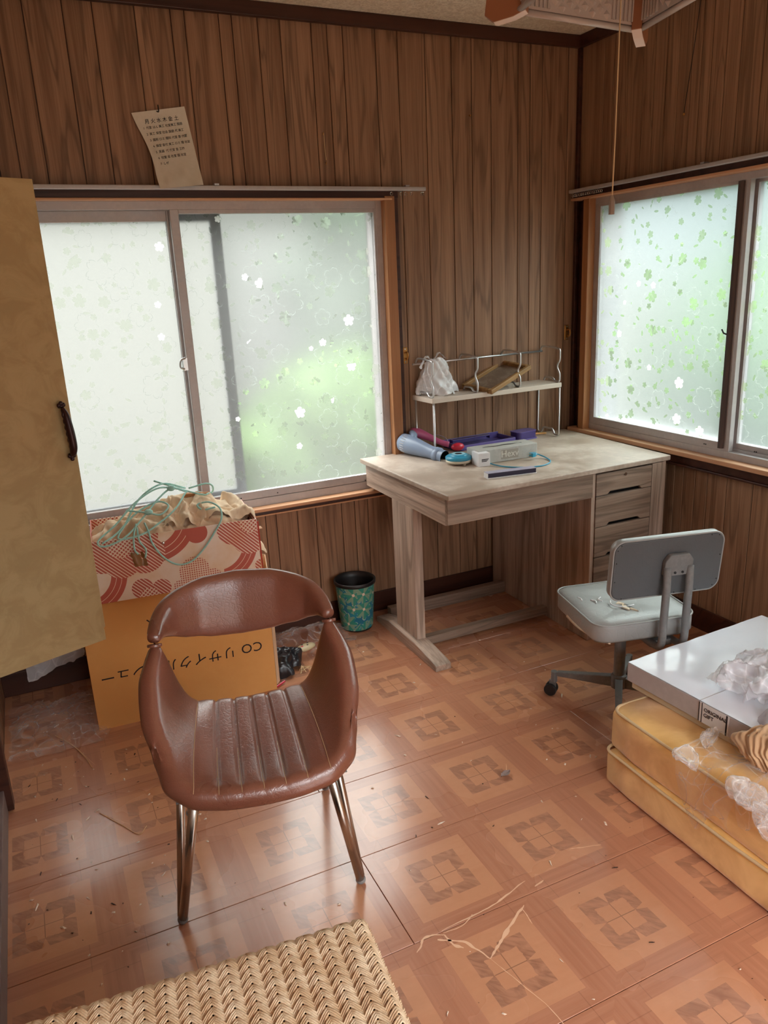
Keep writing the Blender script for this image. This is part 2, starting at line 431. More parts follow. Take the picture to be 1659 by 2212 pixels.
def sheet_mat(name, col=(.9, .9, .92), alpha=.5, rough=.15):
    m = Mat(name, rough, .6, 0, col); N = m.nt.nodes.new; L = m.nt.links.new
    t = N('ShaderNodeBsdfTransparent'); mx = N('ShaderNodeMixShader'); lw = N('ShaderNodeLayerWeight'); lw.inputs[0].default_value = .35
    n = m.noise(m.vec(*m.co()), 20, 3, .6)
    c_ = m.co(); n1 = m.noise(m.vec(c_[0]*4., c_[1]*14., c_[2]*7.), 1.2, 1, .5, .8); n2 = m.noise(m.vec(c_[0]*15.+c_[1]*6., c_[1]*5., c_[2]*11.), 1.1, 1, .5, .6)
    ridge = (((n1-.5).abs()*-2.+1.).mx(0.).pw(44.)+((n2-.5).abs()*-2.+1.).mx(0.).pw(50.)*.8)  # thin streaks that paint crease highlights into the film's opacity
    fac = (X(m.nt, lw.outputs['Facing'])*.4+n*.2+ridge*.30+(alpha-.15)).clamp()
    L(fac.s, mx.inputs[0]); L(t.outputs[0], mx.inputs[1]); L(m.b.outputs[0], mx.inputs[2]); L(mx.outputs[0], m.out.inputs[0]); return m
m_cling = sheet_mat('clear_film', (.75, .72, .72), .04, .10)
m_bag = sheet_mat('milky_bag', (.85, .84, .86), .72, .25); m_bag2 = sheet_mat('clear_milky_bag', (.86, .85, .89), .42, .14)

def leather(name, a, b, rough=.38, sc=60):
    m = Mat(name, rough, .45); v = m.vec(*m.co()); n = m.noise(v, sc, 4, .6, .4); n2 = m.noise(v, 7, 3, .55)
    vo = m.voro(v, sc*1.6, 'DISTANCE_TO_EDGE'); e_ = X(m.nt, vo.outputs['Distance'])
    m.color(m.mix((n2*.9+n*.2-.05).clamp(), a, b)); m.rough((n2*.25+rough-.12).clamp()); m.bump(n*.6+e_.step(0, .12)*.3, .14, .004); return m
m_leather = leather('brown_vinyl', (.13, .040, .022), (.34, .130, .082), .30); m_leather.b.inputs['Specular IOR Level'].default_value = .9; m_leather.b.inputs['Coat Weight'].default_value = .25; m_leather.b.inputs['Coat Roughness'].default_value = .3
m_vinyl = leather('grey_vinyl', (.27, .275, .27), (.36, .365, .355), .33, 25)
m_vinyl_d = leather('grey_vinyl_back', (.075, .082, .088), (.10, .105, .11), .45, 30)
def cloth(name, a, b, rough=.9, sc=9, weave=400, sheen=.3):
    m = Mat(name, rough, .2); v = m.vec(*m.co()); n = m.noise(v, sc, 4, .6, .5); wv = m.noise(v, weave, 2, .5)
    m.color(m.mix(n.step(.3, .7), a, b)); m.bump(wv, .2, .001)
    m.b.inputs['Sheen Weight'].default_value = sheen; return m
m_velvet = cloth('gold_velvet', (.66, .33, .075), (.92, .58, .20), .85, 6, 300, .5)
m_linen = cloth('tan_linen', (.62, .42, .27), (.86, .68, .48), .9, 10, 500, .2)
m_piping = Mat('cream_piping', .8, .2, 0, (.66, .49, .29))

# ==================================================================== SETTING
ZC = 2.329
portal('window_portal_back', (-1.73, .13, 1.13), (R(90), 0, 0), 1.6, 1.15)
portal('window_portal_right', (.13, -.89, 1.2), (R(90), 0, R(-90)), 1.62, 1.0)

floor = box('floor', (-2.70, -4.0, -.06), (.15, .15, -.006), m_trim_dark)
tag(floor, 'brown parquet patterned floor of long glossy boards', 'floor', kind='structure')
row = 0; yb = -1.675-.2975*8
while yb < 0.02:
    y1 = min(yb+.2975, .0); off = (-1.73 if row % 2 == 0 else -1.73+.89) - 1.779*2
    xx = off
    while xx < 0:
        a, b = max(xx, -2.56), min(xx+1.779, 0)
        if b-a > .02:
            box('floorboard', (a+.0007, yb+.0007, -.006), (b-.0007, y1-.0007, 0), mf, floor, bevel=.0008, seg=1)
        xx += 1.779
    yb += .2975; row += 1
def scratch(pts, w_):
    G = []; P = smooth_path([(a, b, .0006) for a, b in pts], 10)
    n_ = len(P)
    for i, p in enumerate(P):
        t = (P[min(i+1, n_-1)]-P[max(i-1, 0)]).normalized(); s_ = Vector((-t.y, t.x, 0)); ww = .68*w_*(.35+.9*abs(noise.noise(p*60)))*(math.sin(math.pi*min(1, (i+.6)/n_))**.4)
        j = noise.noise(p*45+Vector((3,3,3)))*w_*.5
        G.append([p+s_*(ww+j), p+s_*(-ww+j)])
    MB().grid(G).build('scratch', m_scratch, floor)
scratch([(-1.735,-1.70),(-1.70,-1.672),(-1.66,-1.685)], .007)
scratch([(-1.66,-1.685),(-1.655,-1.715),(-1.64,-1.735)], .008)
scratch([(-1.68,-1.69),(-1.63,-1.725),(-1.604,-1.785)], .007)
scratch([(-1.604,-1.785),(-1.53,-1.74),(-1.457,-1.696)], .009)
scratch([(-1.66,-1.68),(-1.61,-1.682),(-1.575,-1.665)], .004)
scratch([(-1.66,-1.672),(-1.52,-1.664),(-1.41,-1.635)], .005)
scratch([(-1.40,-1.662),(-1.37,-1.655)], .004)
scratch([(-1.604,-1.785),(-1.58,-1.87),(-1.56,-1.96),(-1.57,-2.05)], .0022)
scratch([(-1.465,-1.70),(-1.47,-1.75)], .0025)
scratch([(-1.25,-1.60),(-1.17,-1.625)], .0035)
scratch([(-1.19,-1.225),(-1.215,-1.27)], .003)
scratch([(-.99,-.84),(-.80,-.87)], .0015); scratch([(-.99,-.90),(-.83,-.93)], .0015)
scratch([(-2.32,-.86),(-2.24,-.96)], .0015); scratch([(-2.36,-.45),(-2.30,-.62)], .0015)

ceil = box('ceiling', (-2.70, -4.0, ZC), (.15, .15, ZC+.06), mc)
tag(ceil, 'cream textured papered ceiling', 'ceiling', kind='structure')

def planks(wall, fixed, axis, lo, hi, holes, side, seed):
    """boards 1 mm apart along a wall, cut round the openings; holes: (h0,h1,z0,z1)"""
    rr = random.Random(seed); h = lo
    while h < hi-.01:
        w_ = rr.choice((.045, .06, .08, .09, .115, .13)); h2 = min(h+w_, hi)
        if hi-h2 < .04: h2 = hi
        spans = [(0., ZC)]
        for (a, b, z0, z1) in holes:
            if h2 > a+.004 and h < b-.004:
                spans = [q for s_ in spans for q in ((s_[0], z0), (z1, s_[1])) if q[1]-q[0] > .01]
        for (z0, z1) in spans:
            t = .005
            if axis == 'x': A, B = (h+.0012, fixed-t if side < 0 else fixed, z0), (h2-.0012, fixed if side < 0 else fixed+t, z1)
            else: A, B = (fixed-t if side < 0 else fixed, h+.0012, z0), (fixed if side < 0 else fixed+t, h2-.0012, z1)
            box('plank', A, B, m_wall, wall, bevel=.0015, seg=1)
        h = h2
def wall(name, label, boxes):
    mb = MB()
    for a, b in boxes: mb.box(a, b)
    return tag(mb.build(name, m_trim_dark), label, 'wall', kind='structure')
W1 = (-2.525, -.945, .55, 1.705); W2 = (-1.70, -.085, .70, 1.705)
wb = wall('wall_back', 'brown wood panelled wall holding the wide left window', [((-2.70, .005, 0), (W1[0], .12, ZC)), ((W1[1], .005, 0), (.12, .12, ZC)), ((W1[0], .005, 0), (W1[1], .12, W1[2])), ((W1[0], .005, W1[3]), (W1[1], .12, ZC))])
planks(wb, .005, 'x', -2.56, 0, [W1], -1, 3)
wr = wall('wall_right', 'brown wood panelled wall holding the right window', [((.005, W2[1], 0), (.12, .005, ZC)), ((.005, -4, 0), (.12, W2[0], ZC)), ((.005, W2[0], 0), (.12, W2[1], W2[2])), ((.005, W2[0], W2[3]), (.12, W2[1], ZC))])
planks(wr, .005, 'y', -3.9, 0, [W2], -1, 5)
wl = wall('wall_left', 'dark wood wall behind the open cupboard door', [((-2.70, -4, 0), (-2.565, .005, ZC))])
planks(wl, -2.565, 'y', -3.9, 0, [], 1, 8)
wf = wall('wall_front', 'unseen wall behind the viewer with an opening added for fill light', [((-2.70, -4.0, 0), (-2.25, -3.9, ZC)), ((-.65, -4.0, 0), (.12, -3.9, ZC)), ((-2.25, -4.0, 1.85), (-.65, -3.9, ZC))])  # opening added behind the camera to let in sky light as front fill
portal('fill_opening_portal', (-1.45, -3.95, .98), (R(-90), 0, 0), 1.6, 1.95)
# trims
def trim(name, a, b, label, mat=m_trim_dark, bevel=.002): return tag(box(name, a, b, mat, None, bevel), label, 'trim', kind='structure')
trim('baseboard_back', (-2.56, -.012, 0), (-.0, 0, .09), 'dark baseboard under the left window')
trim('baseboard_right', (-.012, -3.9, 0), (0, -.012, .09), 'dark baseboard under the right window')
bl_ = trim('baseboard_left', (-2.56, -3.9, 0), (-2.545, -.70, .075), 'grey brown baseboard along the left wall', dusty('baseboard_paint', (.16, .11, .10), (.26, .20, .18), .5, 5))
trim('trim_1', (-2.56, -.022, ZC-.045), (0, 0, ZC), 'dark moulding where back wall meets ceiling')
trim('trim_2', (-.022, -3.9, ZC-.045), (0, -.022, ZC), 'dark moulding where right wall meets ceiling')
trim('trim_3', (-.016, -.018, .09), (0, 0, ZC-.045), 'thin dark corner strip between the panelled walls')
trim('trim_4', (-2.565, -.70, .0), (-2.535, -.672, 1.8), 'dark upright cupboard jamb at the left wall')

# ------------------------------------------------------------------ windows
def frame_rect(mb, h0, h1, z0, z1, t, d0, d1, ax):
    """rectangular ring, t = widths (left,right,bottom,top)"""
    def b(a0, a1, c0, c1):
        if ax == 'x': mb.box((a0, d0, c0), (a1, d1, c1))
        else: mb.box((d0, a0, c0), (d1, a1, c1))
    b(h0, h0+t[0], z0, z1); b(h1-t[1], h1, z0, z1); b(h0+t[0], h1-t[1], z0, z0+t[2]); b(h0+t[0], h1-t[1], z1-t[3], z1)
def pane(name, h0, h1, z0, z1, d, ax, mat, parent):
    if ax == 'x': vs = [(h0, d, z0), (h1, d, z0), (h1, d, z1), (h0, d, z1)]
    else: vs = [(d, h0, z0), (d, h1, z0), (d, h1, z1), (d, h0, z1)]
    return MB().add(vs, [(0, 1, 2, 3)]).build(name, mat, parent, recalc=False)
def rivets(parent, pts, ax):
    for p in pts:
        rot = (R(90), 0, 0) if ax == 'x' else (0, R(-90), 0)
        MB().cyl(.0025, 0, .0015, 8, TR(p, rot)).build('screw', m_black, parent)
w1 = empty('window_1', (0,0,0), 0, 'wide sliding window with frosted blossom film behind the desk and boxes', 'window', kind='structure')
mb = MB(); frame_rect(mb, W1[0], W1[1], .562, 1.705, (.03, .026, .032, .034), -.002, .11, 'x'); mb.build('window_frame', m_alum, w1, bevel=.0015)
mb = MB(); mb.box((W1[0]+.03, .024, .594), (W1[1]-.026, .030, .604)); mb.build('track', m_alum, w1)
s1 = MB(); frame_rect(s1, -1.757, -.965, .596, 1.671, (.030, .014, .030, .014), 0, .022, 'x'); s1 = s1.build('sash', m_alum, w1, bevel=.0015)
pane('glass_pane', -1.729, -.977, .624, 1.659, .011, 'x', m_film1, s1)
rivets(s1, [(-1.62, -.0005, .606), (-1.61, -.0005, .606), (-1.46, -.0005, .606), (-1.075, -.0005, .600), (-1.065, -.0005, .600)], 'x')
box('rubber_stop', (-1.055, -.003, .598), (-1.025, 0, .618), m_black, s1)
s2 = MB(); frame_rect(s2, -2.50, -1.735, .596, 1.671, (.03, .030, .034, .036), .032, .054, 'x'); s2 = s2.build('sash', m_alum, w1, bevel=.0015)
pane('glass_pane', -2.472, -1.763, .628, 1.637, .043, 'x', m_film1, s2)
# crescent latch
lt = MB().box((-1.772, -.012, 1.12), (-1.758, .0, 1.165)).tube(smooth_path([(-1.765, -.014, 1.165), (-1.782, -.018, 1.158), (-1.786, -.018, 1.135), (-1.772, -.016, 1.125)]), .004, 8)
lt.build('latch', m_steel, w1)
# insect screen outside the left half
mesh_m = Mat('milky_screen', .8, .2, 0, (.3, .3, .28)); N_ = mesh_m.nt.nodes.new; t_ = N_('ShaderNodeBsdfTranslucent'); t_.inputs[0].default_value = (.26, .26, .245, 1)
tt_ = N_('ShaderNodeBsdfTransparent'); q1 = N_('ShaderNodeMixShader'); q1.inputs[0].default_value = .25; mesh_m.nt.links.new(t_.outputs[0], q1.inputs[1]); mesh_m.nt.links.new(tt_.outputs[0], q1.inputs[2]); mesh_m.nt.links.new(q1.outputs[0], mesh_m.out.inputs[0])
sc_ = MB(); frame_rect(sc_, -2.50, -1.566, .60, 1.68, (.03, .038, .03, .04), .080, .095, 'x'); sc_ = sc_.build('screen_frame', Mat('screen_frame_paint', .5, .4, 0, (.13, .15, .19)), w1)
pane('screen_mesh', -2.47, -1.60, .63, 1.645, .088, 'x', mesh_m, sc_)

w2 = empty('window_2', (0,0,0), 0, 'sliding window with green tinted blossom film beside the desk', 'window', kind='structure')
mb = MB(); frame_rect(mb, W2[0], W2[1], .712, 1.700, (.03, .034, .026, .03), -.002, .11, 'y'); mb.build('window_frame', m_alum, w2, bevel=.0015)
mb = MB().box((.024, W2[0]+.03, .738), (.030, W2[1]-.034, .748)); mb.build('track', m_alum, w2)
a_ = MB(); frame_rect(a_, -.905, -.116, .738, 1.678, (.024, .038, .030, .018), 0, .022, 'y'); a_ = a_.build('sash', m_alum, w2, bevel=.0015)
pane('glass_pane', -.883, -.152, .765, 1.662, .011, 'y', m_film2, a_)
pr_ = MB().prism([(-.008, -.883), (-.013, -.876), (-.013, -.866), (-.008, -.861), (0, -.861), (0, -.883)], .748, 1.668); pr_.build('stile_cover', m_alum_d, a_)
rivets(a_, [(-.0005, -.80, .750), (-.0005, -.792, .750)], 'y')
b_ = MB(); frame_rect(b_, -1.67, -.860, .738, 1.678, (.03, .050, .030, .018), .032, .054, 'y'); b_ = b_.build('sash', m_alum, w2, bevel=.0015)
pane('glass_pane', -1.642, -.905, .765, 1.662, .043, 'y', m_film2, b_)
rivets(b_, [(.0315, -1.00, .750), (.0315, -.992, .750)], 'y')
MB().tube([(-.004, -.862, 1.16), (-.012, -.852, 1.165), (-.012, -.843, 1.178)], .003, 6).build('latch', m_black, w2)
# wood casings
cs1 = empty('trim_5', (0,0,0), 0, 'orange brown wooden casing around the left window', 'trim', kind='structure')
box('casing_board', (-.947, -.038, .562), (-.905, .0, 1.712), m_trim_v, cs1, .002)
box('casing_board', (-.905, -.030, .53), (-.887, .0, 1.712), m_trim_dark, cs1, .002)
box('casing_board', (-2.56, -.038, .562), (-2.525, .0, 1.712), m_trim_v, cs1, .002)
box('head_board', (-2.56, -.034, 1.705), (-.887, .0, 1.738), m_trim_dark, cs1, .002)
box('head_edge', (-2.525, -.040, 1.698), (-.915, -.0, 1.705), m_trim_h, cs1, .002)
box('sill_board', (-2.56, -.048, .549), (-.905, .0, .563), m_trim_h, cs1, .003)
box('sill_apron', (-2.56, -.030, .530), (-.887, .0, .549), m_trim_dark, cs1, .003)
box('sill_bead', (-2.56, -.036, .528), (-.887, .0, .534), m_trim_h, cs1, .002)
cs2 = empty('trim_6', (0,0,0), 0, 'pale wooden casing and sill around the right window', 'trim', kind='structure')
box('casing_board', (-.036, -.125, .705), (.0, -.088, 1.70), m_trim_v, cs2, .002)
box('casing_board', (-.028, -.088, .65), (.0, -.072, 1.70), m_trim_dark, cs2, .002)
box('casing_board', (-.036, -1.735, .705), (.0, -1.70, 1.70), m_trim_v, cs2, .002)
box('head_board', (-.034, -1.75, 1.70), (.0, -.02, 1.732), m_trim_dark, cs2, .002)
box('head_edge', (-.050, -1.75, 1.694), (.0, -.02, 1.704), m_trim_h, cs2, .002)
box('sill_board', (-.050, -1.75, .695), (.0, -.03, .713), m_trim_h, cs2, .003)
box('sill_apron', (-.030, -1.75, .660), (.0, -.0, .695), m_trim_dark, cs2, .003)
box('sill_bead', (-.040, -1.75, .652), (.0, -.0, .661), m_trim_dark, cs2, .002)

# curtain rails with runners
def rail(ax, a, b, z, lab, runners, br):
    t = empty('curtain_rail', (0,0,0), 0, lab, 'curtain rail')
    if ax == 'x': MB().box((a, -.075, z), (b, -.055, z+.014)).build('track', m_alum, t, bevel=.003)
    else: MB().box((-.075, a, z), (-.055, b, z+.014)).build('track', m_alum, t, bevel=.003)
    for h in runners:
        p = (h, -.065, z-.004) if ax == 'x' else (-.065, h, z-.004)
        q = (0, R(90), 0) if ax == 'x' else (R(90), 0, 0)
        MB().tube([(p[0]+.005*math.cos(k*.7)*(ax == 'x'), p[1]+.005*math.cos(k*.7)*(ax != 'x'), p[2]-.006+.006*math.sin(k*.7)) for k in range(9)], .0012, 5, closed=True).build('runner', m_chrome, t)
    for h in br:
        if ax == 'x': MB().box((h-.008, -.055, z+.004), (h+.008, 0, z+.009)).box((h-.008, -.075, z+.014), (h+.008, -.05, z+.020)).build('bracket', m_steel, t)
        else: MB().box((-.055, h-.008, z+.004), (0, h+.008, z+.009)).box((-.075, h-.008, z+.014), (-.05, h+.008, z+.020)).build('bracket', m_steel, t)
rail('x', -2.50, -.785, 1.727, 'long grey curtain rail above the left window', [-.93, -.89, -.87, -.845, -.80, -.793, -2.4, -2.35], [-2.3, -1.6, -.865])
rail('y', -1.80, -.035, 1.722, 'grey curtain rail with bunched runners above the right window', [-.05-.0115*i for i in range(17)], [-.76, -1.5])
for nm, loc, rz, lb in (('curtain_hook', (-.868, -.006, 1.102), 0, 'small brass tieback hook beside the left window casing'), ('curtain_hook', (-.045, -.006, 1.140), 0, 'small brass tieback hook in the corner by the right window')):
    t = empty(nm, loc, rz, lb, 'hook')
    box('plate', (-.011, 0, -.033), (.011, .006, .033), m_brass, t, .002)
    MB().tube(smooth_path([(0, 0, .012), (0, -.018, .014), (0, -.024, 0), (0, -.018, -.014), (0, -.006, -.012)]), .0035, 8).build('hook_wire', m_brass, t, smooth=True)
    for zz in (.026, -.026): MB().cyl(.003, 0, .002, 8, TR((0, 0, zz), (R(90), 0, 0))).build('screw', m_steel, t)

# ------------------------------------------------------------------ garden outside
gm = dusty('garden_soil', (.085, .072, .055), (.13, .115, .095), .9, 2, .8)
tag(box('garden_ground', (-9, .14, -.6), (9, 9, -.5), gm), 'pale gravel ground outside the left window', 'ground', kind='structure')
tag(box('garden_ground', (.14, -9, -.6), (9, .14, -.5), gm), 'pale gravel ground outside the right window', 'ground', kind='structure')
def hedge(name, label, c, s_, seed, cols, n=1400, leaf=.045):
    mh = Mat(name+'_leaves', .6, .3); nn = mh.noise(mh.vec(*mh.co()), 9, 3, .6); mh.color(mh.mix(nn.step(.35, .65), *cols))
    mb = MB(); rr = random.Random(seed)
    G = []
    for i in range(25):
        row_ = []
        for j in range(13):
            a = 2*math.pi*i/24; b = math.pi*j/12
            d = Vector((math.sin(b)*math.cos(a), math.sin(b)*math.sin(a), math.cos(b)))
            d *= .82+.22*noise.noise(d*2.3+Vector((seed, 0, 0))); row_.append((c[0]+d.x*s_[0], c[1]+d.y*s_[1], c[2]+d.z*s_[2]))
        G.append(row_)
    mb.grid(G)
    for k in range(n):
        d = Vector((rr.gauss(0, 1), rr.gauss(0, 1), rr.gauss(0, 1))).normalized(); d *= (.82+.22*noise.noise(d*2.3+Vector((seed, 0, 0))))*rr.uniform(.95, 1.06)
        p = Vector((c[0]+d.x*s_[0], c[1]+d.y*s_[1], c[2]+d.z*s_[2])); q = Euler((rr.uniform(0, 6), rr.uniform(0, 6), rr.uniform(0, 6))).to_matrix()
        mb.add([p+q@Vector(v)*leaf for v in ((-1, 0, 0), (0, -.45, .1), (1, 0, 0), (0, .45, .1))], [(0, 1, 2, 3)])
    return tag(mb.build(name, mh, recalc=False), label, 'shrub', kind='stuff')
hedge('garden_shrub', 'bright green shrub behind the frosted left window', (-.55, 1.9, .35), (.85, .6, .75), 1, ((.030, .070, .012), (.075, .145, .025)))
hedge('garden_shrub', 'dark green tall shrub behind the frosted left window', (.35, 3.0, 1.2), (1.1, .8, 1.3), 4, ((.035, .052, .034), (.075, .10, .075)))
hedge('garden_hedge', 'green hedge behind the frosted right window', (2.6, .6, .5), (.9, 3.2, 1.35), 7, ((.036, .075, .022), (.085, .145, .055)), 2600, .06)
tag(box('neighbour_wall', (-5.5, 4.0, -.5), (2.2, 4.1, 2.5), Mat('pale_plaster', .9, .2, 0, (.145, .150, .14))), 'pale neighbouring wall beyond the left window', 'wall', kind='structure')
tag(box('neighbour_wall', (4.2, -4.0, -.5), (4.3, 5.5, 2.6), Mat('pale_green_plaster', .9, .2, 0, (.125, .15, .145))), 'pale neighbouring wall beyond the right window', 'wall', kind='structure')

# ==================================================================== THINGS
# ------------------------------------------------------------------ desk
dk = empty('desk', (0,0,0), 0, 'wood grain study desk with drawers in the corner under two windows', 'desk')
dpoly = [(-1.100, -.013), (-1.086, -.726), (-.074, -.702), (-.053, -.013)]
MB().prism(dpoly, .680, .700).build('desktop', m_top, dk, bevel=.004, seg=3)
box('side_apron', (-1.078, -.690, .583), (-1.058, -.020, .680), m_desk_y, dk, .0015)
box('front_apron', (-1.078, -.706, .588), (-.457, -.688, .680), m_desk, dk, .0015)
box('back_apron', (-1.058, -.040, .583), (-.455, -.022, .680), m_desk, dk, .0015)
box('leg', (-1.078, -.440, .045), (-1.040, -.262, .583), m_desk_v, dk, .002)
MB().prism([(-.630, 0), (-.10, 0), (-.10, .020), (-.22, .046), (-.46, .046), (-.600, .030), (-.63, .024)], -1.100, -1.035, Matrix(((0,0,1,0),(1,0,0,0),(0,1,0,0),(0,0,0,1)))).build('foot', m_desk_y, dk, bevel=.002)
box('foot_rail', (-1.035, -.440, .012), (-.455, -.405, .046), m_desk, dk, .002)
box('back_rail', (-1.040, -.120, .0), (-.455, -.085, .05), m_desk, dk, .002)
box('cabinet_side', (-.457, -.700, .0), (-.440, -.020, .680), m_desk_v, dk, .0015)
box('cabinet_side', (-.112, -.700, .0), (-.095, -.020, .680), m_desk_v, dk, .0015)
box('cabinet_body', (-.440, -.672, .03), (-.112, -.030, .676), m_black, dk)
box('drawer_surround', (-.168, -.704, .0), (-.112, -.672, .678), m_desk_v, dk, .001)
XZ = Matrix(((1,0,0,0),(0,0,-1,0),(0,1,0,0),(0,0,0,1)))   # (x, z, depth) -> (x, -depth, z)
for i, (z0, z1) in enumerate(((.5895, .674), (.4665, .5865), (.3445, .4635), (.035, .3415))):
    pts = [(-.4385, z0), (-.385, z0), (-.372, z0+.012), (-.230, z0+.012), (-.217, z0), (-.1695, z0), (-.1695, z1), (-.4385, z1)] if i < 3 else [(-.4385, z0), (-.1695, z0), (-.1695, z1), (-.4385, z1)]
    d_ = MB().prism(pts, .688, .704, XZ).build('drawer', m_desk, dk, bevel=.001, seg=1)
    if i == 0: MB().cyl(.006, .704, .707, 16, TR((-.301, 0, .658), (R(90), 0, 0))).build('lock', m_chrome, d_)

# ------------------------------------------------------------------ wire rack with shelf
rk = empty('desktop_rack', (-.516, -.092, .7005), R(3.0), 'chrome wire rack with a cream shelf board standing on the desk', 'rack')
def wire(pts, name='wire_leg', r=.0042, par=rk, br=.012): return MB().tube(bend(pts, br), r, 8).build(name, m_steel, par, smooth=True)
for sx_ in (-.325, .322):
    wire([(sx_, .068, .222), (sx_, .070, .006), (sx_, .040, .006), (sx_, .030, .030), (sx_, -.035, .030), (sx_, -.045, .006), (sx_, -.076, .006), (sx_, -.074, .222)])
MB().box((-.335, -.080, .220), (.330, .078, .240)).build('shelf_board', Mat('cream_shelf', .5, .4, 0, (.62, .53, .45)), rk, bevel=.002)
for k, sx_ in enumerate((-.325, -.110, .108, .322)):
    wire([(sx_, .030, .244), (sx_, .022, .258), (sx_, -.030, .258), (sx_, -.042, .244), (sx_, -.074, .244), (sx_, -.074, .280), (sx_, -.058, .300), (sx_, -.058, .318), (sx_, -.074, .335), (sx_, -.074, .385), (sx_, -.010, .392), (sx_, .045, .392), (sx_, .062, .372)], 'wire_divider')
MB().tube([(-.338, .062, .368), (.335, .062, .368)], .0045, 8).build('back_rod', m_steel, rk, smooth=True)

# plastic bag standing on the shelf
pb = empty('plastic_bag', (-.765, -.085, .942), 0, 'crumpled white carrier bag standing on the left end of the rack shelf', 'bag')
def bagfn(u, v):
    a = u*2*math.pi; h = v*.145
    r_ = (.058*(1-v)**.55+.018) * (1+.22*math.sin(3*a+v*2)+.14*math.sin(7*a+v*9))
    return (r_*math.cos(a)*1.05+.012-.03*v, r_*math.sin(a)*.75+.01*math.sin(v*5), h)
crumple(56, 26, bagfn, 'bag_body', m_bag, pb, .007, 38, 2)
for s_ in (-1, 1):
    crumple(14, 10, lambda u, v, s_=s_: (-.018+s_*(.006+.05*v)+.010*(u-.5), .012*math.sin(u*5)+(u-.5)*.04, .135+.03*math.sin(v*3)-.03*v*(s_ < 0)), 'bag_handle', m_bag, pb, .006, 50, 4+s_)

# tilted wooden tray / frame leaning in the rack
fr = empty('picture_frame', (-.470, -.085, .945), 0, 'empty wooden picture frame lying tilted in the wire rack', 'frame')
fr.rotation_euler = (R(6), R(-17), R(16))
fw, fd, ft = .268, .165, .016
m_fr = wood('frame_wood', (.22, .11, .04), (.46, .27, .11), 0, 2, .45)
fr.location = (-.472, -.085, .978)
for a, b in (((-fw/2, -fd/2, 0), (fw/2, -fd/2+ft, .020)), ((-fw/2, fd/2-ft, 0), (fw/2, fd/2, .020)), ((-fw/2, -fd/2+ft, 0), (-fw/2+ft, fd/2-ft, .020)), ((fw/2-ft, -fd/2+ft, 0), (fw/2, fd/2-ft, .020))):
    box('frame_bar', a, b, m_fr, fr, .003)
box('backing', (-fw/2+.004, -fd/2+.004, .002), (fw/2-.004, fd/2-.004, .005), dusty('dusty_backing', (.20, .14, .10), (.36, .29, .23), .5, 14, .8), fr)

# hair dryer (blue grey) and pink brush behind
m_blue = Mat('slate_blue_plastic', .3, .5, 0, (.24, .31, .44))
hd = empty('hair_dryer', (-.842, -.085, .700), 0, 'slate blue hair dryer lying on its side under the rack', 'hair dryer')
T = TR((0, 0, .040), (0, 0, 0), 1.12) @ Matrix.Rotation(R(-70), 4, 'Z') @ Matrix.Rotation(R(99), 4, 'Y')
hd.location = (-.900, -.075, .7045)
MB().lathe([(1e-4, -.045), (.022, -.043), (.034, -.030), (.036, 0), (.031, .045), (.026, .085), (.0235, .11), (.0235, .155), (.024, .175)], 32, T).build('barrel', m_blue, hd, smooth=True)
MB().lathe([(.024, .130), (.027, .134), (.027, .150), (.024, .154)], 32, T).build('collar', m_blue, hd, smooth=True)
MB().lathe([(.0225, .176), (.0225, .150), (1e-4, .149)], 24, T).build('nozzle_mouth', m_black, hd)
for k in range(9):
    a = R(200+k*14); MB().tube([T @ Vector((.0365*math.cos(a+.0), .0365*math.sin(a), -.015)), T @ Vector((.0370*math.cos(a), .037*math.sin(a), .004))], .0013, 5).build('vent_rib', m_steel, hd)
MB().tube(smooth_path([(-.01, -.02, .045), (.02, -.01, .072), (.03, .03, .08)]), [.014]*13, 10).build('handle', m_blue, hd, smooth=True)
pk = empty('hair_brush', (-.865, -.035, .70), 0, 'pink and crimson hand hair dryer lying behind the blue one', 'hair dryer')
m_pink = Mat('pink_plastic', .3, .5, 0, (.50, .10, .22))
MB().tube(smooth_path([(-.005, .012, .085), (.03, -.005, .078), (.07, -.030, .058), (.105, -.065, .038), (.13, -.085, .030)], 6), [.012, .018, .020, .021, .022, .022, .021, .020, .019, .018, .017, .016, .015, .014, .013, .012, .012, .012, .012, .012, .012, .012, .012, .012, .012], 14).build('handle', m_pink, pk, smooth=True)
MB().ball((.155, -.115, .022), (.030, .020, .017), 18, 10).build('head', m_red, pk, smooth=True)
MB().tube(smooth_path([(.06, .0, .05), (.11, -.02, .062), (.135, -.05, .05), (.13, -.08, .035)]), .0022, 6).build('cord_loop', Mat('grey_cord', .5, .4, 0, (.30, .26, .30)), pk, smooth=True)

# purple plastic tray, mug holder
m_pur = Mat('purple_plastic', .32, .5, 0, (.055, .035, .17)); m_pur2 = Mat('violet_plastic', .3, .5, 0, (.12, .09, .30))
tr_ = empty('plastic_tray', (-.56, -.075, .700), R(4), 'deep purple plastic desk tray lying under the rack', 'tray')
MB().prism(rrect(.30, .13, .02), 0, .004).build('tray_base', m_pur, tr_)
for a, b in (((-.15, -.065, .004), (.15, -.060, .022)), ((-.15, .060, .004), (.15, .065, .030)), ((-.15, -.06, .004), (-.145, .06, .026)), ((.145, -.06, .004), (.15, .06, .022))):
    box('tray_wall', a, b, m_pur2, tr_, .001)
MB().box((-.13, .01, .028), (.07, .035, .034)).box((-.13, .01, .018), (-.125, .035, .03)).box((.065, .01, .018), (.07, .035, .03)).build('lid_bar', m_pur, tr_, bevel=.001)
mh_ = empty('pen_holder', (-.335, -.085, .700), R(8), 'violet plastic holder with small compartments at the right end of the tray', 'holder')
MB().prism(rrect(.12, .075, .02), 0, .004).build('holder_base', m_pur2, mh_)
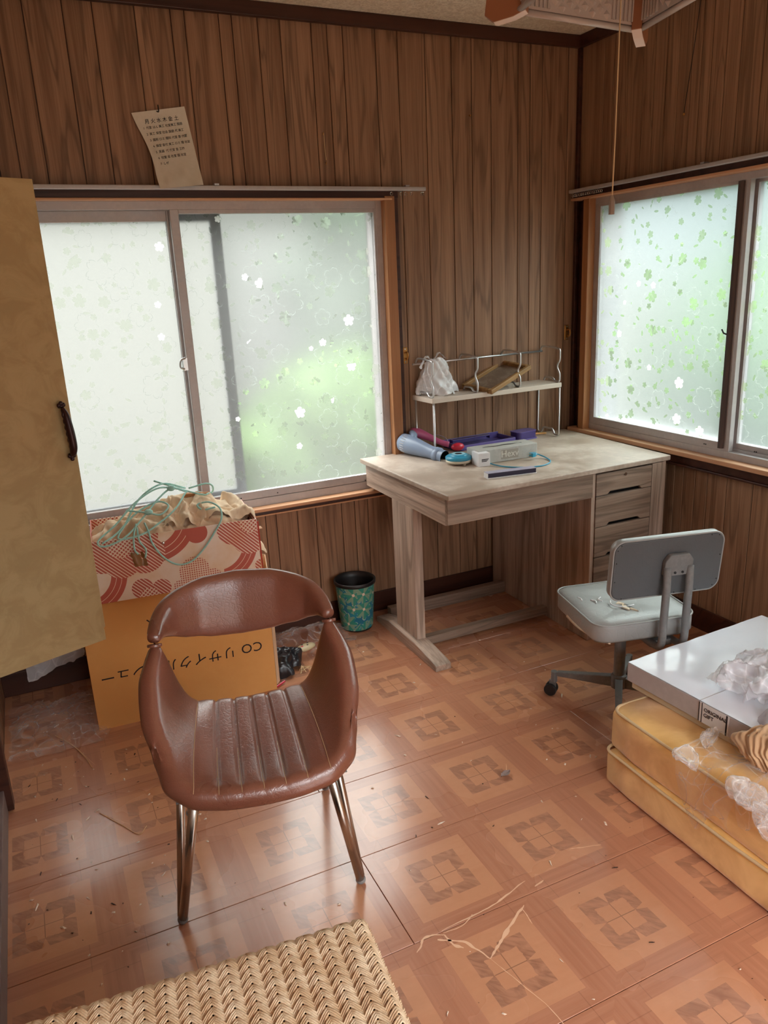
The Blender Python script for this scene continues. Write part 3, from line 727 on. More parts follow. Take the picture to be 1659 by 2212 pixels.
mb = MB(); P_ = rrect(.11, .065, .018); Q_ = rrect(.104, .059, .015)
for za, zb in ((.004, .034),):
    n_ = len(P_); mb.add([(x_, y_, za) for x_, y_ in P_]+[(x_, y_, zb) for x_, y_ in P_]+[(x_, y_, zb) for x_, y_ in Q_]+[(x_, y_, za) for x_, y_ in Q_], [(i+k*n_, (i+1) % n_+k*n_, (i+1) % n_+(k+1)*n_, i+(k+1)*n_) for k in range(3) for i in range(n_)])
mb.build('holder_wall', m_pur, mh_, recalc=True)
MB().prism(rrect(.115, .07, .02), .034, .037).build('holder_rim', m_pur2, mh_)
for a in (-.02, .018): box('divider', (a, -.03, .004), (a+.003, .03, .033), m_pur, mh_)
tag(MB().tube([(-.275, -.075, .712), (-.20, -.070, .706)], .004, 8).build('pencil', Mat('ochre_paint', .5, .4, 0, (.62, .30, .08))), 'short ochre pencil at the right end of the violet holder', 'pencil')

# tissue box cover
tb = empty('tissue_box', (-.632, -.365, .700), R(-1.5), 'silvery tissue box with a wavy slot behind the small white box', 'tissue box')
m_tb = dusty('silver_card', (.42, .41, .38), (.56, .54, .50), .35, 9, .6)
mb = MB().box((-.135, -.047, 0), (.135, .047, .056)); mb.build('body', m_tb, tb, bevel=.003)
sl = [(-.09+.18*k/12, .004*math.sin(k*1.1)+.0035*math.sin(math.pi*k/12)) for k in range(13)]+[(.09-.18*k/12, -.004+.003*math.sin(k*1.3)-.0045*math.sin(math.pi*k/12)) for k in range(13)]
MB().prism(sl, .056, .0564).build('slot', m_black, tb)
box('label_patch', (-.033, -.0478, .010), (.045, -.047, .046), Mat('taupe_label', .4, .4, 0, (.34, .31, .27)), tb)
text('lettering', 'Hexv', .038, Mat('cream_ink', .5, .3, 0, (.66, .64, .58)), plane_m((.006, -.0481, .029), (1, 0, 0), (0, 0, 1)), tb)
sb = empty('carton', (-.757, -.405, .700), R(-6), 'small white carton with black print in front of the tissue box', 'carton')
box('body', (-.024, -.034, 0), (.024, .030, .052), m_white, sb, .0015)
for k in range(3): box('print_line', (-.012, -.0344, .027-.004*k), (.018-.004*k, -.034, .0295-.004*k), m_ink, sb)

# round blue dock with cord
bd = empty('charger', (-.815, -.335, .700), 0, 'round turquoise and white charging puck with a blue cord', 'charger')
m_turq = Mat('turquoise_plastic', .3, .5, 0, (.035, .30, .47)); m_cr = Mat('cream_plastic', .4, .5, 0, (.68, .62, .48))
MB().lathe([(1e-4, .006), (.046, .006), (.050, .010), (.050, .018), (1e-4, .018)], 40).build('base', m_cr, bd, smooth=True)
MB().lathe([(.050, .018), (.052, .021), (.051, .029), (.044, .034), (.036, .035), (.035, .038), (.028, .040), (1e-4, .040)], 40).build('cover', m_turq, bd, smooth=True)
MB().lathe([(.016, .040), (.022, .0412), (.027, .040)], 32).build('dial_ring', Mat('pale_blue_print', .3, .5, 0, (.35, .60, .70)), bd)
MB().lathe([(1e-4, .0405), (.010, .0412), (.014, .0405)], 24).build('dial', m_black, bd)
for a in (40, 160, 280): MB().cyl(.005, 0, .007, 10, TR((.036*math.cos(R(a)), .036*math.sin(R(a)), 0))).build('foot', m_cr, bd)
box('cord_grip', (.044, -.010, .014), (.064, .008, .026), m_turq, bd, .003)
MB().tube(smooth_path([(.062, -.002, .018), (.075, -.075, .010), (.10, -.15, .004), (.15, -.205, .003), (.22, -.23, .003), (.27, -.215, .003), (.305, -.18, .003), (.318, -.13, .006), (.305, -.10, .014), (.285, -.112, .018)], 8), .0026, 8).build('cord', m_turq, bd, smooth=True)
MB().prism([(-.012, -.010), (.006, -.010), (.014, -.005), (.014, .005), (.006, .010), (-.012, .010)], -.008, .008, TR((.270, -.116, .020), (0, 0, R(15)))).build('plug', m_turq, bd, bevel=.002)
for dz in (-.005, .005): MB().box((-.022, -.003, -.0006+dz), (-.011, .003, .0006+dz), TR((.270, -.116, .020), (0, 0, R(15)))).build('prong', m_brass, bd)

# long black and white box at the desk edge
lb_ = empty('pencil_box', (-.757, -.608, .700), R(-8), 'long narrow black box with white edging near the front desk edge', 'box')
box('tray', (-.098, -.017, 0), (.098, .017, .003), m_white, lb_)
box('body', (-.096, -.0155, .003), (.096, .0155, .019), Mat('navy_black_card', .35, .5, 0, (.022, .018, .045)), lb_, .001)
box('lid_edge', (-.098, -.017, .019), (.098, .017, .021), dusty('greyed_card', (.34, .32, .42), (.5, .48, .52), .4, 10), lb_, .0005)
box('end_cap', (-.098, -.0165, .003), (-.096, .0165, .019), m_white, lb_)

# ------------------------------------------------------------------ waste bin
bn = empty('waste_bin', (-1.193, -.105, 0), 0, 'turquoise flower patterned waste bin with black rim beside the desk', 'waste bin')
mbn = Mat('turquoise_flower_print', .4, .4); x, y, z = mbn.co(); an = y.atan2(x)*.08
def fl(cx, cz, rad, n, a0, sweep):
    dx, dz = an-cx, z-cz; rr_ = (dx*dx+dz*dz).pw(.5); a_n = dz.atan2(dx)
    pet = ((a_n+a0)*n).cos(); return rr_.lt(rad*1.)*pet.gt(-.72)*rr_.lt(rad*(.82))*1., rr_, pet
base = mbn.mix(mbn.noise(mbn.vec(an, z, 0.), 18, 3).step(.4, .6), (.012, .15, .24), (.015, .22, .30))
c = base
v = mbn.voro(mbn.vec(an*14.+2., z*13., 0.), 1., 'F1', .8); sp = mbn.nt.nodes.new('ShaderNodeSeparateXYZ'); mbn.nt.links.new(v.outputs['Position'], sp.inputs[0])
dx = an*14.+2.-X(mbn.nt, sp.outputs[0]); dz = z*13.-X(mbn.nt, sp.outputs[1]); rr_ = (dx*dx+dz*dz).pw(.5); a_n = dz.atan2(dx)
pet = (a_n*4.).cos().abs(); inside = rr_.lt((pet*.25+.38)); alt = ((a_n*4.+3.14)*.318).floor().fr()
alt2 = ((a_n+3.2)*1.273).floor()*.5; alt2 = alt2.fr().gt(.25)
c = mbn.mix(inside, c, mbn.mix(alt2, (.03, .26, .20), (.20, .33, .23)))
edge = (rr_-(pet*.25+.40)).abs().lt(.018)*mbn.noise(mbn.vec(an, z, 0.), 70, 1).gt(.5)
c = mbn.mix(edge, c, (.60, .66, .58)); c = mbn.mix(rr_.lt(.085), c, (.72, .60, .48)); mbn.color(c)
MB().lathe([(1e-4, .003), (.064, .003), (.068, .010), (.083, .205)], 48).build('bin_body', mbn, bn, smooth=True)
MB().lathe([(.0835, .200), (.088, .202), (.0885, .214), (.086, .217), (.0815, .216), (.080, .19), (.0645, .013), (1e-4, .012)], 48).build('bin_rim', m_black, bn, smooth=True)
MB().lathe([(1e-4, 0), (.064, 0), (.067, .006), (1e-4, .006)], 32).build('bin_foot', m_black, bn)

# ------------------------------------------------------------------ cardboard boxes
kb = empty('cardboard_box', (-1.955, -.285, 0), R(-3), 'tall brown cardboard box standing on the floor under the red printed box', 'box')
kw, kd, kh = .612, .30, .450
box('front_panel', (-kw/2, -kd/2, 0), (kw/2, -kd/2+.004, kh), m_kraft, kb, .001)
box('back_panel', (-kw/2, kd/2-.004, 0), (kw/2, kd/2, kh), m_kraft, kb)
box('side_panel', (-kw/2, -kd/2+.004, 0), (-kw/2+.004, kd/2-.004, kh), m_kraft, kb)
box('side_panel', (kw/2-.004, -kd/2+.004, 0), (kw/2, kd/2-.004, kh), m_kraft, kb)
box('top_flap', (-kw/2+.004, -kd/2+.004, kh-.006), (kw/2-.004, kd/2-.004, kh-.002), m_kraft, kb)
MB().add([(kw/2+.001, -kd/2, .02), (kw/2+.016, -kd/2+.02, .02), (kw/2+.014, -kd/2+.02, .43), (kw/2+.001, -kd/2, .43)], [(0,1,2,3)]).build('corner_flap', m_kraft_in, kb, solid=.002)
text('lettering', 'CO リサイクル・シュー', .049, m_ink, plane_m((-.005, -kd/2-.0004, .186), (-1, 0, 0), (0, 0, -1)), kb, 'CENTER', space=1.06)
text('lettering', 'らへ', .045, m_ink, plane_m((-.065, -kd/2-.0004, .352), (-1, 0, 0), (0, 0, -1)), kb)

# red printed box
rb = empty('printed_box', (-1.930, -.318, .450), R(-4.5), 'white box with red striped and dotted circles heaped with tan cloth', 'box')
rw, rdp, rh = .525, .275, .208
mrb = Mat('red_pattern_print', .5, .35); x, y, z = mrb.co(); s_ = x+rw/2; t_ = z
def cir(cx, cz, r_): return (((s_-cx)*(s_-cx)+(t_-cz)*(t_-cz)).pw(.5)).lt(r_)
def ringm(cx, cz, r0_, r1_):
    d = ((s_-cx)*(s_-cx)+(t_-cz)*(t_-cz)).pw(.5); k = ((d-r0_)*(1./((r1_-r0_)/3.))).fr()
    return d.gt(r0_)*d.lt(r1_)*((k-.0).gt(.09))
stripes = ((s_+t_)*1./.0125).fr().gt(.36)
gu, gv = ((s_+t_)/.0135).fr()-.5, ((s_-t_)/.0135).fr()-.5; dots = (gu*gu+gv*gv).lt(.13)
gu2, gv2 = (s_/.0075).fr()-.5, (t_/.0075).fr()-.5; dots2 = (gu2*gu2+gv2*gv2).lt(.10)
sm = (cir(.03, .175, .075)+cir(.085, .135, .06)+cir(.155, .145, .065)+cir(.165, .205, .04)+cir(.445, .185, .055)+cir(.495, .150, .06)+cir(.135, .03, .034)+cir(.195, .022, .030)+cir(.525, .045, .02)).clamp()
dmk = (cir(.085, .185, .042)+cir(.045, .215, .03)+cir(.50, .195, .033)+cir(.155, .0, .03)).clamp()
d2m = (cir(.305, .06, .05)+cir(.36, .025, .035)+cir(.26, .01, .03)).clamp()
rg = (ringm(.185, .255, .085, .145)*(s_.gt(.17))*(s_.lt(.335)) + ringm(-.04, .10, .085, .135)*(t_.lt(.105)) + ringm(.385, .135, .085, .135)*(t_.lt(.13))*(s_.gt(.40)) + cir(.325, .19, .035)).clamp()
front = y.lt(-rdp/2+.003)
a_ = (rg*sm.inv()*d2m.inv()).mx(sm*dmk.inv()*stripes).mx(dmk*dots).mx(d2m*dots2*rg.inv())
paper_c = mrb.mix(mrb.noise(mrb.vec(x, y, z), 9, 4).step(.4, .75), (.88, .74, .62), (.80, .58, .38))
mrb.color(mrb.mix((a_*.93).clamp(), paper_c, (.50, .075, .045)))
box('front_panel', (-rw/2, -rdp/2, 0), (rw/2, -rdp/2+.004, rh), mrb, rb, .001)
box('side_panel', (-rw/2, -rdp/2+.004, 0), (-rw/2+.004, rdp/2, rh), mrb, rb, .001)
box('side_panel', (rw/2-.004, -rdp/2+.004, 0), (rw/2, rdp/2, rh), mrb, rb, .001)
box('back_panel', (-rw/2+.004, rdp/2-.004, 0), (rw/2-.004, rdp/2, rh), mrb, rb, .001)
box('bottom_panel', (-rw/2+.004, -rdp/2+.004, 0), (rw/2-.004, rdp/2-.004, .004), m_kraft, rb)
MB().add([(rw/2, -rdp/2+.004, rh-.01), (rw/2+.004, -rdp/2+.004, .01), (rw/2+.008, -rdp/2+.004, .01), (rw/2+.006, -rdp/2+.004, rh-.01)], [(0,1,2,3)]).build('edge_strip', Mat('red_edge', .5, .3, 0, (.45, .05, .03)), rb, solid=.003)
MB().lathe([(1e-4, .004), (.004, .003), (.006, 0)], 12, TR((-.045, -rdp/2, .172), (R(90), 0, 0))).build('rivet', m_chrome, rb)
m_tape = Mat('brown_tape', .25, .6, 0, (.30, .15, .06))
crumple(10, 10, lambda u, v: (-.15+.04*u+.01*v, -rdp/2-.004-.004*math.sin(u*7), .155-.05*v), 'tape_scrap', m_tape, rb, .004, 60, 3)
kf = empty('box_flap', (0,0,0), 0)
bpy.data.objects.remove(kf)
# opened flap hanging at the right of the boxes
fk = MB().add([(.31, -.02, .30), (.345, .03, .455), (.345, .09, .44), (.31, .09, .30)], [(0,1,2,3)]).build('side_flap', m_kraft_in, kb, solid=.003)
fk = MB().add([(.31, -.14, .30), (.318, -.12, .44), (.345, .03, .455), (.325, -.02, .30)], [(0,1,2,3)]).build('side_flap', m_kraft_in, kb, solid=.003)

# cloth heaped in the red box
cl = empty('curtain_heap', (-1.930, -.315, .640), R(-4.5), 'crumpled tan curtain cloth heaped in the red printed box', 'cloth')
def heap(u, v):
    X_, Y_ = (u-.5), (v-.5); rr_ = min(1, math.hypot(X_*2, Y_*2)/1.15)
    fold = .022*math.sin(9*X_+6*Y_+3*noise.noise(Vector((X_*4, Y_*4, 1))))+.012*math.sin(26*X_-14*Y_+5*noise.noise(Vector((X_*7, Y_*7, 4))))
    z_ = -.025+.085*math.cos(rr_*math.pi/2)**.8+fold*(1-rr_**4)
    return (X_*.52+.02*math.sin(Y_*9), Y_*.27, z_)
crumple(110, 66, heap, 'cloth_heap', m_linen, cl, .018, 15, 6)
crumple(40, 30, lambda u, v: (.10+.17*u, -.10+.16*v, .035+.022*math.sin(u*8+v*3)+.02*math.sin(v*9)-.05*(u*2-1)**2), 'cloth_fold', m_linen, cl, .012, 22, 9)
crumple(44, 22, lambda u, v: (-.03+.13*u, -.115+.10*v, .065+.018*math.sin(u*14)-.12*(1-v)**2*.35), 'cloth_fold', m_linen, cl, .010, 30, 12)
crumple(44, 30, lambda u, v: (.255+.022*math.sin(u*6.28)*(.5+v*.6)+.02*v, -.02+.04*math.cos(u*6.28), .0-.135*v), 'cloth_tail', m_linen, cl, .014, 24, 15)
m_slat = wood('orange_slat', (.45, .18, .06), (.60, .28, .12), 0, 2)
tag(MB().box((-.04, -.006, -.002), (.045, .006, .012), TR((-1.838, -.30, .722), (R(10), R(2), R(-14)))).build('wooden_slat', m_slat, bevel=.001), 'short orange wooden slat lying in the tan cloth heap', 'slat')
# teal rope
m_rope = Mat('teal_rope', .7, .3, 0, (.20, .46, .42)); nn = m_rope.noise(m_rope.vec(*[q*1. for q in m_rope.co()]), 500, 2); m_rope.color(m_rope.mix(nn, (.20, .52, .47), (.55, .80, .72)))
rp = empty('rope', (0,0,0), 0, 'tangled teal cord looped over the cloth heap and red box', 'rope')
def rope(pts, r_=.0030): MB().tube(smooth_path(pts, 7), r_, 7).build('cord_loop', m_rope, rp, smooth=True)
rope([(-1.90, -.33, .765), (-1.97, -.36, .782), (-2.05, -.40, .755), (-2.12, -.44, .705), (-2.18, -.462, .668), (-2.165, -.472, .650), (-2.10, -.470, .668), (-2.03, -.43, .715), (-1.97, -.38, .755), (-1.92, -.34, .770), (-1.87, -.33, .748)])
rope([(-1.87, -.30, .755), (-1.95, -.34, .79), (-2.03, -.37, .76), (-2.09, -.43, .70), (-2.12, -.465, .665), (-2.05, -.47, .668), (-1.99, -.45, .690), (-1.93, -.42, .72), (-1.88, -.36, .755)])
rope([(-2.035, -.452, .70), (-2.028, -.468, .672), (-2.022, -.474, .635), (-1.995, -.478, .585), (-1.955, -.480, .552), (-1.91, -.480, .553), (-1.865, -.480, .588), (-1.825, -.478, .635), (-1.795, -.470, .675), (-1.79, -.44, .705), (-1.815, -.40, .720), (-1.85, -.38, .712), (-1.84, -.41, .700), (-1.80, -.42, .705)])
rope([(-2.06, -.45, .70), (-2.075, -.47, .665), (-2.078, -.476, .625), (-2.07, -.478, .608)])
rope([(-2.06, -.455, .69), (-2.06, -.472, .65), (-2.045, -.478, .62), (-2.05, -.478, .592)])
rope([(-1.86, -.31, .755), (-1.80, -.30, .760), (-1.775, -.29, .745), (-1.78, -.28, .72), (-1.83, -.30, .735)])
rope([(-1.97, -.30, .795), (-1.92, -.31, .772), (-1.86, -.32, .745), (-1.82, -.35, .735), (-1.80, -.34, .735)])
rope([(-2.08, -.40, .735), (-2.02, -.43, .725), (-1.98, -.44, .715), (-1.95, -.42, .735), (-1.98, -.39, .745), (-2.05, -.41, .725), (-2.12, -.45, .68), (-2.17, -.47, .66)])
MB().ball((-2.015, -.425, .725), (.014, .010, .010), 10, 8).build('knot', m_rope, rp, smooth=True)
MB().ball((-1.925, -.355, .775), (.014, .010, .010), 10, 8).build('knot', m_rope, rp, smooth=True)

# ------------------------------------------------------------------ brown armchair
ch = empty('armchair', (-1.96, -1.37, 0), R(-11), 'brown vinyl bucket armchair with channelled seat and metal legs', 'chair')
def knots(ts, pts, n=200, sm=9):
    t = np.linspace(ts[0], ts[-1], n); P = np.array(pts, float)
    Q = np.stack([np.interp(t, ts, P[:, k]) for k in range(3)], 1)
    k_ = np.ones(sm)/sm
    for _ in range(3):
        E = np.concatenate([2*Q[0]-Q[1:sm][::-1], Q, 2*Q[-1]-Q[-sm:-1][::-1]]); Q = np.stack([np.convolve(E[:, j], k_, 'same') for j in range(3)], 1)[sm-1:-(sm-1)]
    Q[0], Q[-1] = P[0], P[-1]
    return lambda x_: np.array([np.interp(x_, t, Q[:, j]) for j in range(3)])
def sym(ts, pts):   # mirror a half list (u from -1 to 0)
    T_ = list(ts)+[-q for q in ts[::-1][1:]]; P_ = [tuple(p) for p in pts]+[(-p[0], p[1], p[2]) for p in pts[::-1][1:]]
    return T_, P_
Fe = knots(*sym([-1, -.82, -.60, -.30, 0], [(-.212, -.085, .475), (-.198, -.155, .432), (-.145, -.190, .408), (-.07, -.200, .402), (0, -.202, .401)]), sm=7)
Be = knots(*sym([-1, -.90, -.80, -.70, -.58, -.3, 0], [(-.198, .092, .648), (-.183, .112, .590), (-.172, .130, .520), (-.158, .142, .462), (-.128, .152, .437), (-.06, .152, .432), (0, .152, .431)]), sm=7)
Sd = knots([0, .3, .65, 1], [(-.212, -.085, .475), (-.222, -.035, .520), (-.218, .035, .590), (-.198, .092, .648)], sm=7)
NU, NV = 112, 44; G = np.zeros((NU+1, NV+1, 3))
for i in range(NU+1):
    u = -1+2*i/NU
    for j in range(NV+1):
        v = j/NV; L_ = Sd(v); Rr_ = L_*np.array([-1, 1, 1]); a = (u+1)/2
        c00, c10, c01, c11 = Fe(-1), Fe(1), Be(-1), Be(1)
        p = (1-v)*Fe(u)+v*Be(u)+(1-a)*L_+a*Rr_-((1-a)*(1-v)*c00+a*(1-v)*c10+(1-a)*v*c01+a*v*c11)
        p[2] -= .020*math.sin(math.pi*v)*max(0, 1-(abs(u)/.62)**2)
        p[0] += .012*math.copysign(1, u)*math.sin(math.pi*v)*max(0, (abs(u)-.6)/.4)
        G[i, j] = p
Th = np.zeros((NU+1, NV+1))
for i in range(NU+1):
    for j in range(NV+1):
        u = abs(-1+2*i/NU); v = j/NV; Th[i, j] = .026-.010*max(0, v-.6)/.4*min(1, max(0, (u-.5)/.3))
def blur(A_, n_):
    for _ in range(n_):
        E_ = np.pad(A_, ((1, 1), (1, 1), (0, 0)), 'edge'); A_ = (E_[:-2, 1:-1]+E_[2:, 1:-1]+E_[1:-1, :-2]+E_[1:-1, 2:]+A_)/5
    return A_
for _ in range(160):
    G[1:-1, 1:-1] = (G[:-2, 1:-1]+G[2:, 1:-1]+G[1:-1, :-2]+G[1:-1, 2:])/4
du_ = np.gradient(G, axis=0); dv_ = np.gradient(G, axis=1); N = np.cross(du_, dv_); N = blur(N, 80); N /= np.linalg.norm(N, axis=2, keepdims=True); N = blur(N, 30); N /= np.linalg.norm(N, axis=2, keepdims=True)
Bd = np.concatenate([G[0], G[-1], G[:, 0], G[:, -1]]); Dd = np.min(np.linalg.norm(G[:, :, None, :]-Bd[None, None], axis=3), axis=2)
top = G+N*(Th*np.sqrt(np.clip(1-(1-np.clip(Dd/Th, 0, 1))**2, 0, 1)))[:, :, None]
A = np.array(G); B_ = A-(top-A)
us = [-.60, -.40, -.20, 0, .20, .40, .60]
for i in range(NU+1):
    u = -1+2*i/NU
    gr = sum(math.exp(-((u-q)/.014)**2) for q in us[1:-1])*.0065+sum(math.exp(-((u-q)/.016)**2) for q in (us[0], us[-1]))*.002
    pf = .0025*abs(math.sin(math.pi*(u+.6)/.2)) if abs(u) < .6 else 0
    for j in range(NV+1):
        v = j/NV; k = min(1, v/.18, (1-v)/.02+.35)
        top[i, j] += N[i, j]*(pf-gr)*k
MB().grid(top.tolist()).grid(B_.tolist()).build('seat', m_leather, ch, smooth=True)
for q in us:
    i = int(round((q+1)/2*NU)); MB().tube([top[i, j]+N[i, j]*.0006 for j in range(1, 22 if abs(q) < .59 else 40)], .0007, 4).build('stitching', m_piping, ch)
cc = knots(*sym([-1, -.86, -.66, -.38, 0], [(-.199, .090, .655), (-.190, .138, .662), (-.165, .182, .664), (-.098, .218, .662), (0, .230, .660)]), n=300, sm=15)
hh = lambda a: np.interp(abs(a), [0, .3, .55, .75, .88, .96, 1], [.078, .073, .058, .038, .023, .014, .010])
G2 = []; NA, NB = 90, 26
for i in range(NA+1):
    a = -1+2*i/NA; c_ = cc(a); d = cc(min(1, a+.01))-cc(max(-1, a-.01)); d /= np.linalg.norm(d); nrm = np.array([-d[1], d[0], 0]); nrm /= np.linalg.norm(nrm)
    H = hh(a); rowp = []
    for j in range(NB):
        b = 2*math.pi*j/NB; ca, sa = math.cos(b), math.sin(b)
        tz = math.copysign(abs(sa)**.80, sa)*H; tn = math.copysign(abs(ca)**.75, ca)*float(np.interp(abs(a), [0, .8, .95, 1], [.021, .020, .0165, .013]))
        tilt = .16*tz
        rowp.append(tuple(c_+nrm*(tn+tilt)+np.array([0, 0, tz])))
    rowp.append(rowp[0]); G2.append(rowp)
mb = MB().grid(G2); mb.f += [tuple(range(NB))[::-1], tuple((NB+1)*NA+k for k in range(NB))]
mb.build('backrest', m_leather, ch, smooth=True)
for s_ in (-1, 1):
    p0 = Vector((s_*.198, .088, .640)); ax_ = Vector((s_*.02, -.35, -.9)).normalized()
    MB().lathe([(.0160, -.003), (.0168, 0), (.0160, .003)], 24, Matrix.Translation(p0) @ ax_.to_track_quat('Z', 'Y').to_matrix().to_4x4()).build('seam_ring', m_leather, ch, smooth=True)
    F_ = (s_*.210, -.046, .008)
    MB().tube([F_, (s_*.143, -.140, .385)], .0105, 14).build('leg', m_chrome, ch, smooth=True)
    MB().tube([(F_[0]+s_*.003, F_[1]+.014, .008), (s_*.170, .085, .415)], .0100, 14).build('leg', m_chrome, ch, smooth=True)
    MB().tube([(s_*.190, .335, .008), (s_*.140, .10, .405)], .0100, 14).build('leg', m_chrome, ch, smooth=True)
    MB().ball((F_[0], F_[1], .011), (.0125, .0135, .011), 12, 8).build('foot_cap', m_grey_paint, ch, smooth=True)
    MB().ball((s_*.190, .335, .011), (.0125, .0125, .011), 12, 8).build('foot_cap', m_grey_paint, ch, smooth=True)
    MB().box((s_*.16-.02, -.14, .383), (s_*.16+.02, .12, .387)).build('bracket', m_grey_paint, ch)
MB().ball((-.008, .01, 0), (.004, .003, .002), 8, 6, TR((0, 0, float(top[NU//2, 24, 2])+.003))).build('dirt_spot', m_black, ch)

# ------------------------------------------------------------------ grey office chair
oc = empty('office_chair', (-.690, -1.140, 0), R(-13.35), 'grey vinyl swivel office chair with torn seat beside the desk', 'chair')
def slab(profile, fn, mat, name, par, T=None, n=8):
    loops = [fn(ins, n) for _, ins in profile]; m_ = len(loops[0]); mb = MB()
    vs = [(x_, y_, zz) for lp, (zz, _) in zip(loops, profile) for x_, y_ in lp]
    fs = [(k*m_+i, k*m_+(i+1) % m_, (k+1)*m_+(i+1) % m_, (k+1)*m_+i) for k in range(len(loops)-1) for i in range(m_)]
    fs += [tuple(range(m_))[::-1], tuple((len(loops)-1)*m_+i for i in range(m_))]
    return mb.add(vs, fs, T).build(name, mat, par, smooth=False, bevel=0)
sw, sd = .330, .325
# seat top: dished grid inside rounded outline
def seat_loop(ins, n=10): return rrect(sw-2*ins, sd-2*ins, max(.05-ins, .004), n)
mb = MB(); rings = [(.328, .020), (.326, .006), (.335, .0), (.375, .0), (.384, .003), (.390, .012), (.393, .03), (.391, .07), (.386, .11), (.384, .15)]
vs = []; m_ = len(seat_loop(0))
for zz, ins in rings: vs += [(x_, y_, zz+.0015*math.sin(x_*60)*math.sin(y_*50)) for x_, y_ in seat_loop(ins)]
fs = [(k*m_+i, k*m_+(i+1) % m_, (k+1)*m_+(i+1) % m_, (k+1)*m_+i) for k in range(len(rings)-1) for i in range(m_)]+[tuple(range(m_))[::-1], tuple((len(rings)-1)*m_+i for i in range(m_))]
mb.add(vs, fs).build('seat', m_vinyl, oc, smooth=True)
MB().tube([(x_, y_, .3845) for x_, y_ in seat_loop(-.0005)], .0028, 8, closed=True).build('piping', m_vinyl, oc, smooth=True)
m_foam = dusty('torn_foam', (.62, .48, .34), (.78, .72, .62), .9, 30, .8)
tear = [(.022, -.098), (.012, -.070), (.022, -.050), (.008, -.038), (.020, -.030), (.030, -.045), (.036, -.075), (.044, -.112), (.034, -.095), (.028, -.085)]
MB().prism([(x_-.045, y_+.01) for x_, y_ in tear], .3905, .3945).build('torn_patch', m_foam, oc)
MB().prism([(x_*.5-.026, y_*.5-.028) for x_, y_ in tear], .3946, .3950).build('torn_gap', m_black, oc)
for pts in ([(-.10, .02), (-.09, .005), (-.095, -.01)], [(-.045, -.005), (-.055, -.03), (-.045, -.05), (-.02, -.062), (.01, -.055)], [(-.06, .03), (-.075, .015), (-.07, .0)], [(-.13, .05), (-.125, .035), (-.13, .02)]):
    MB().tube(smooth_path([(a, b, .3935) for a, b in pts]), .0022, 6).build('crease', Mat('worn_vinyl', .5, .3, 0, (.62, .60, .55)) if False else m_white, oc, smooth=True)
MB().tube(smooth_path([(-.163, .05, .333), (-.160, -.02, .328), (-.150, -.09, .330), (-.12, -.155, .328)]), .006, 6).build('frayed_foam', m_foam, oc, smooth=True)
MB().prism(rrect(.24, .24, .02), .312, .328).build('seat_pan', m_grey_paint, oc, bevel=.003)
# backrest
T = TR((.040, -.172, .562), (R(96), R(0), 0))
bw, bh = .352, .190
def bl(ins, n=8): return rrect(bw-2*ins, bh-2*ins, max(.034-ins, .004), n)
def curve_back(mb): 
    mb.v = [(x_, y_-.9*((x_-.04)**2)*-1 if False else y_+(.35*(x_-.04)**2)*-1, z_) for x_, y_, z_ in mb.v]; return mb
def mk(prof, name, mat, smooth=True):
    mb = MB(); vs = []
    m_ = len(bl(0))
    for zz, ins in prof: vs += [(x_, y_, zz) for x_, y_ in bl(ins)]
    fs = [(k*m_+i, k*m_+(i+1) % m_, (k+1)*m_+(i+1) % m_, (k+1)*m_+i) for k in range(len(prof)-1) for i in range(m_)]+[tuple(range(m_))[::-1], tuple((len(prof)-1)*m_+i for i in range(m_))]
    mb.add(vs, fs, T); return mb.build(name, mat, oc, smooth=smooth)
mk([(-.036, .05), (-.034, .02), (-.028, .006), (-.018, 0), (-.002, 0), (.004, .003)], 'backrest', m_vinyl)
mk([(.003, .004), (.0065, .004), (.0075, .007)], 'back_panel', m_vinyl_d, False)
MB().tube([T @ Vector((x_, y_, .003)) for x_, y_ in bl(.001)], .0028, 8, closed=True).build('piping', m_vinyl, oc, smooth=True)
for x_, y_ in ((-.155, .085), (-.165, .07), (-.166, .03), (-.166, -.03), (-.14, -.088), (0.03, -.088), (.10, -.088), (.155, -.08), (.166, -.06), (.166, .02), (.155, .085), (.13, .088)):
    MB().ball(tuple(T @ Vector((x_, y_, .0075))), .002, 6, 5).build('stud', m_black, oc)
MB().prism([(-.045, -.035), (-.045, .012), (-.030, .032), (.030, .032), (.045, .012), (.045, -.035)], .0075, .026, T @ TR((.025, .012, 0))).build('back_bracket', m_grey_paint, oc, bevel=.004, seg=3)
for q in (-.012, .012): MB().cyl(.004, .026, .028, 12, T @ TR((.025+q, -.012, 0))).build('bolt', m_black, oc)
for q in (.028, .100):
    MB().tube(smooth_path([(q+.002, -.194, .565), (q, -.198, .50), (q-.004, -.200, .40), (q-.004, -.198, .335), (q-.004, -.180, .308), (q-.006, -.13, .302), (q-.008, -.06, .304)], 6), .0115, 14).build('back_post', m_grey_paint, oc, smooth=True)
MB().box((.015, -.15, .290), (.105, -.06, .310)).build('post_clamp', m_grey_paint, oc, bevel=.003)
MB().cyl(.018, .10, .315, 20).build('column', m_grey_paint, oc, smooth=False)
MB().lathe([(1e-4, .075), (.024, .078), (.026, .118), (.020, .125), (1e-4, .125)], 24).build('hub', m_grey_paint, oc, smooth=True)
MB().tube([(0, .02, .30), (.09, .06, .295)], .006, 8).build('lever', m_black, oc, smooth=True)
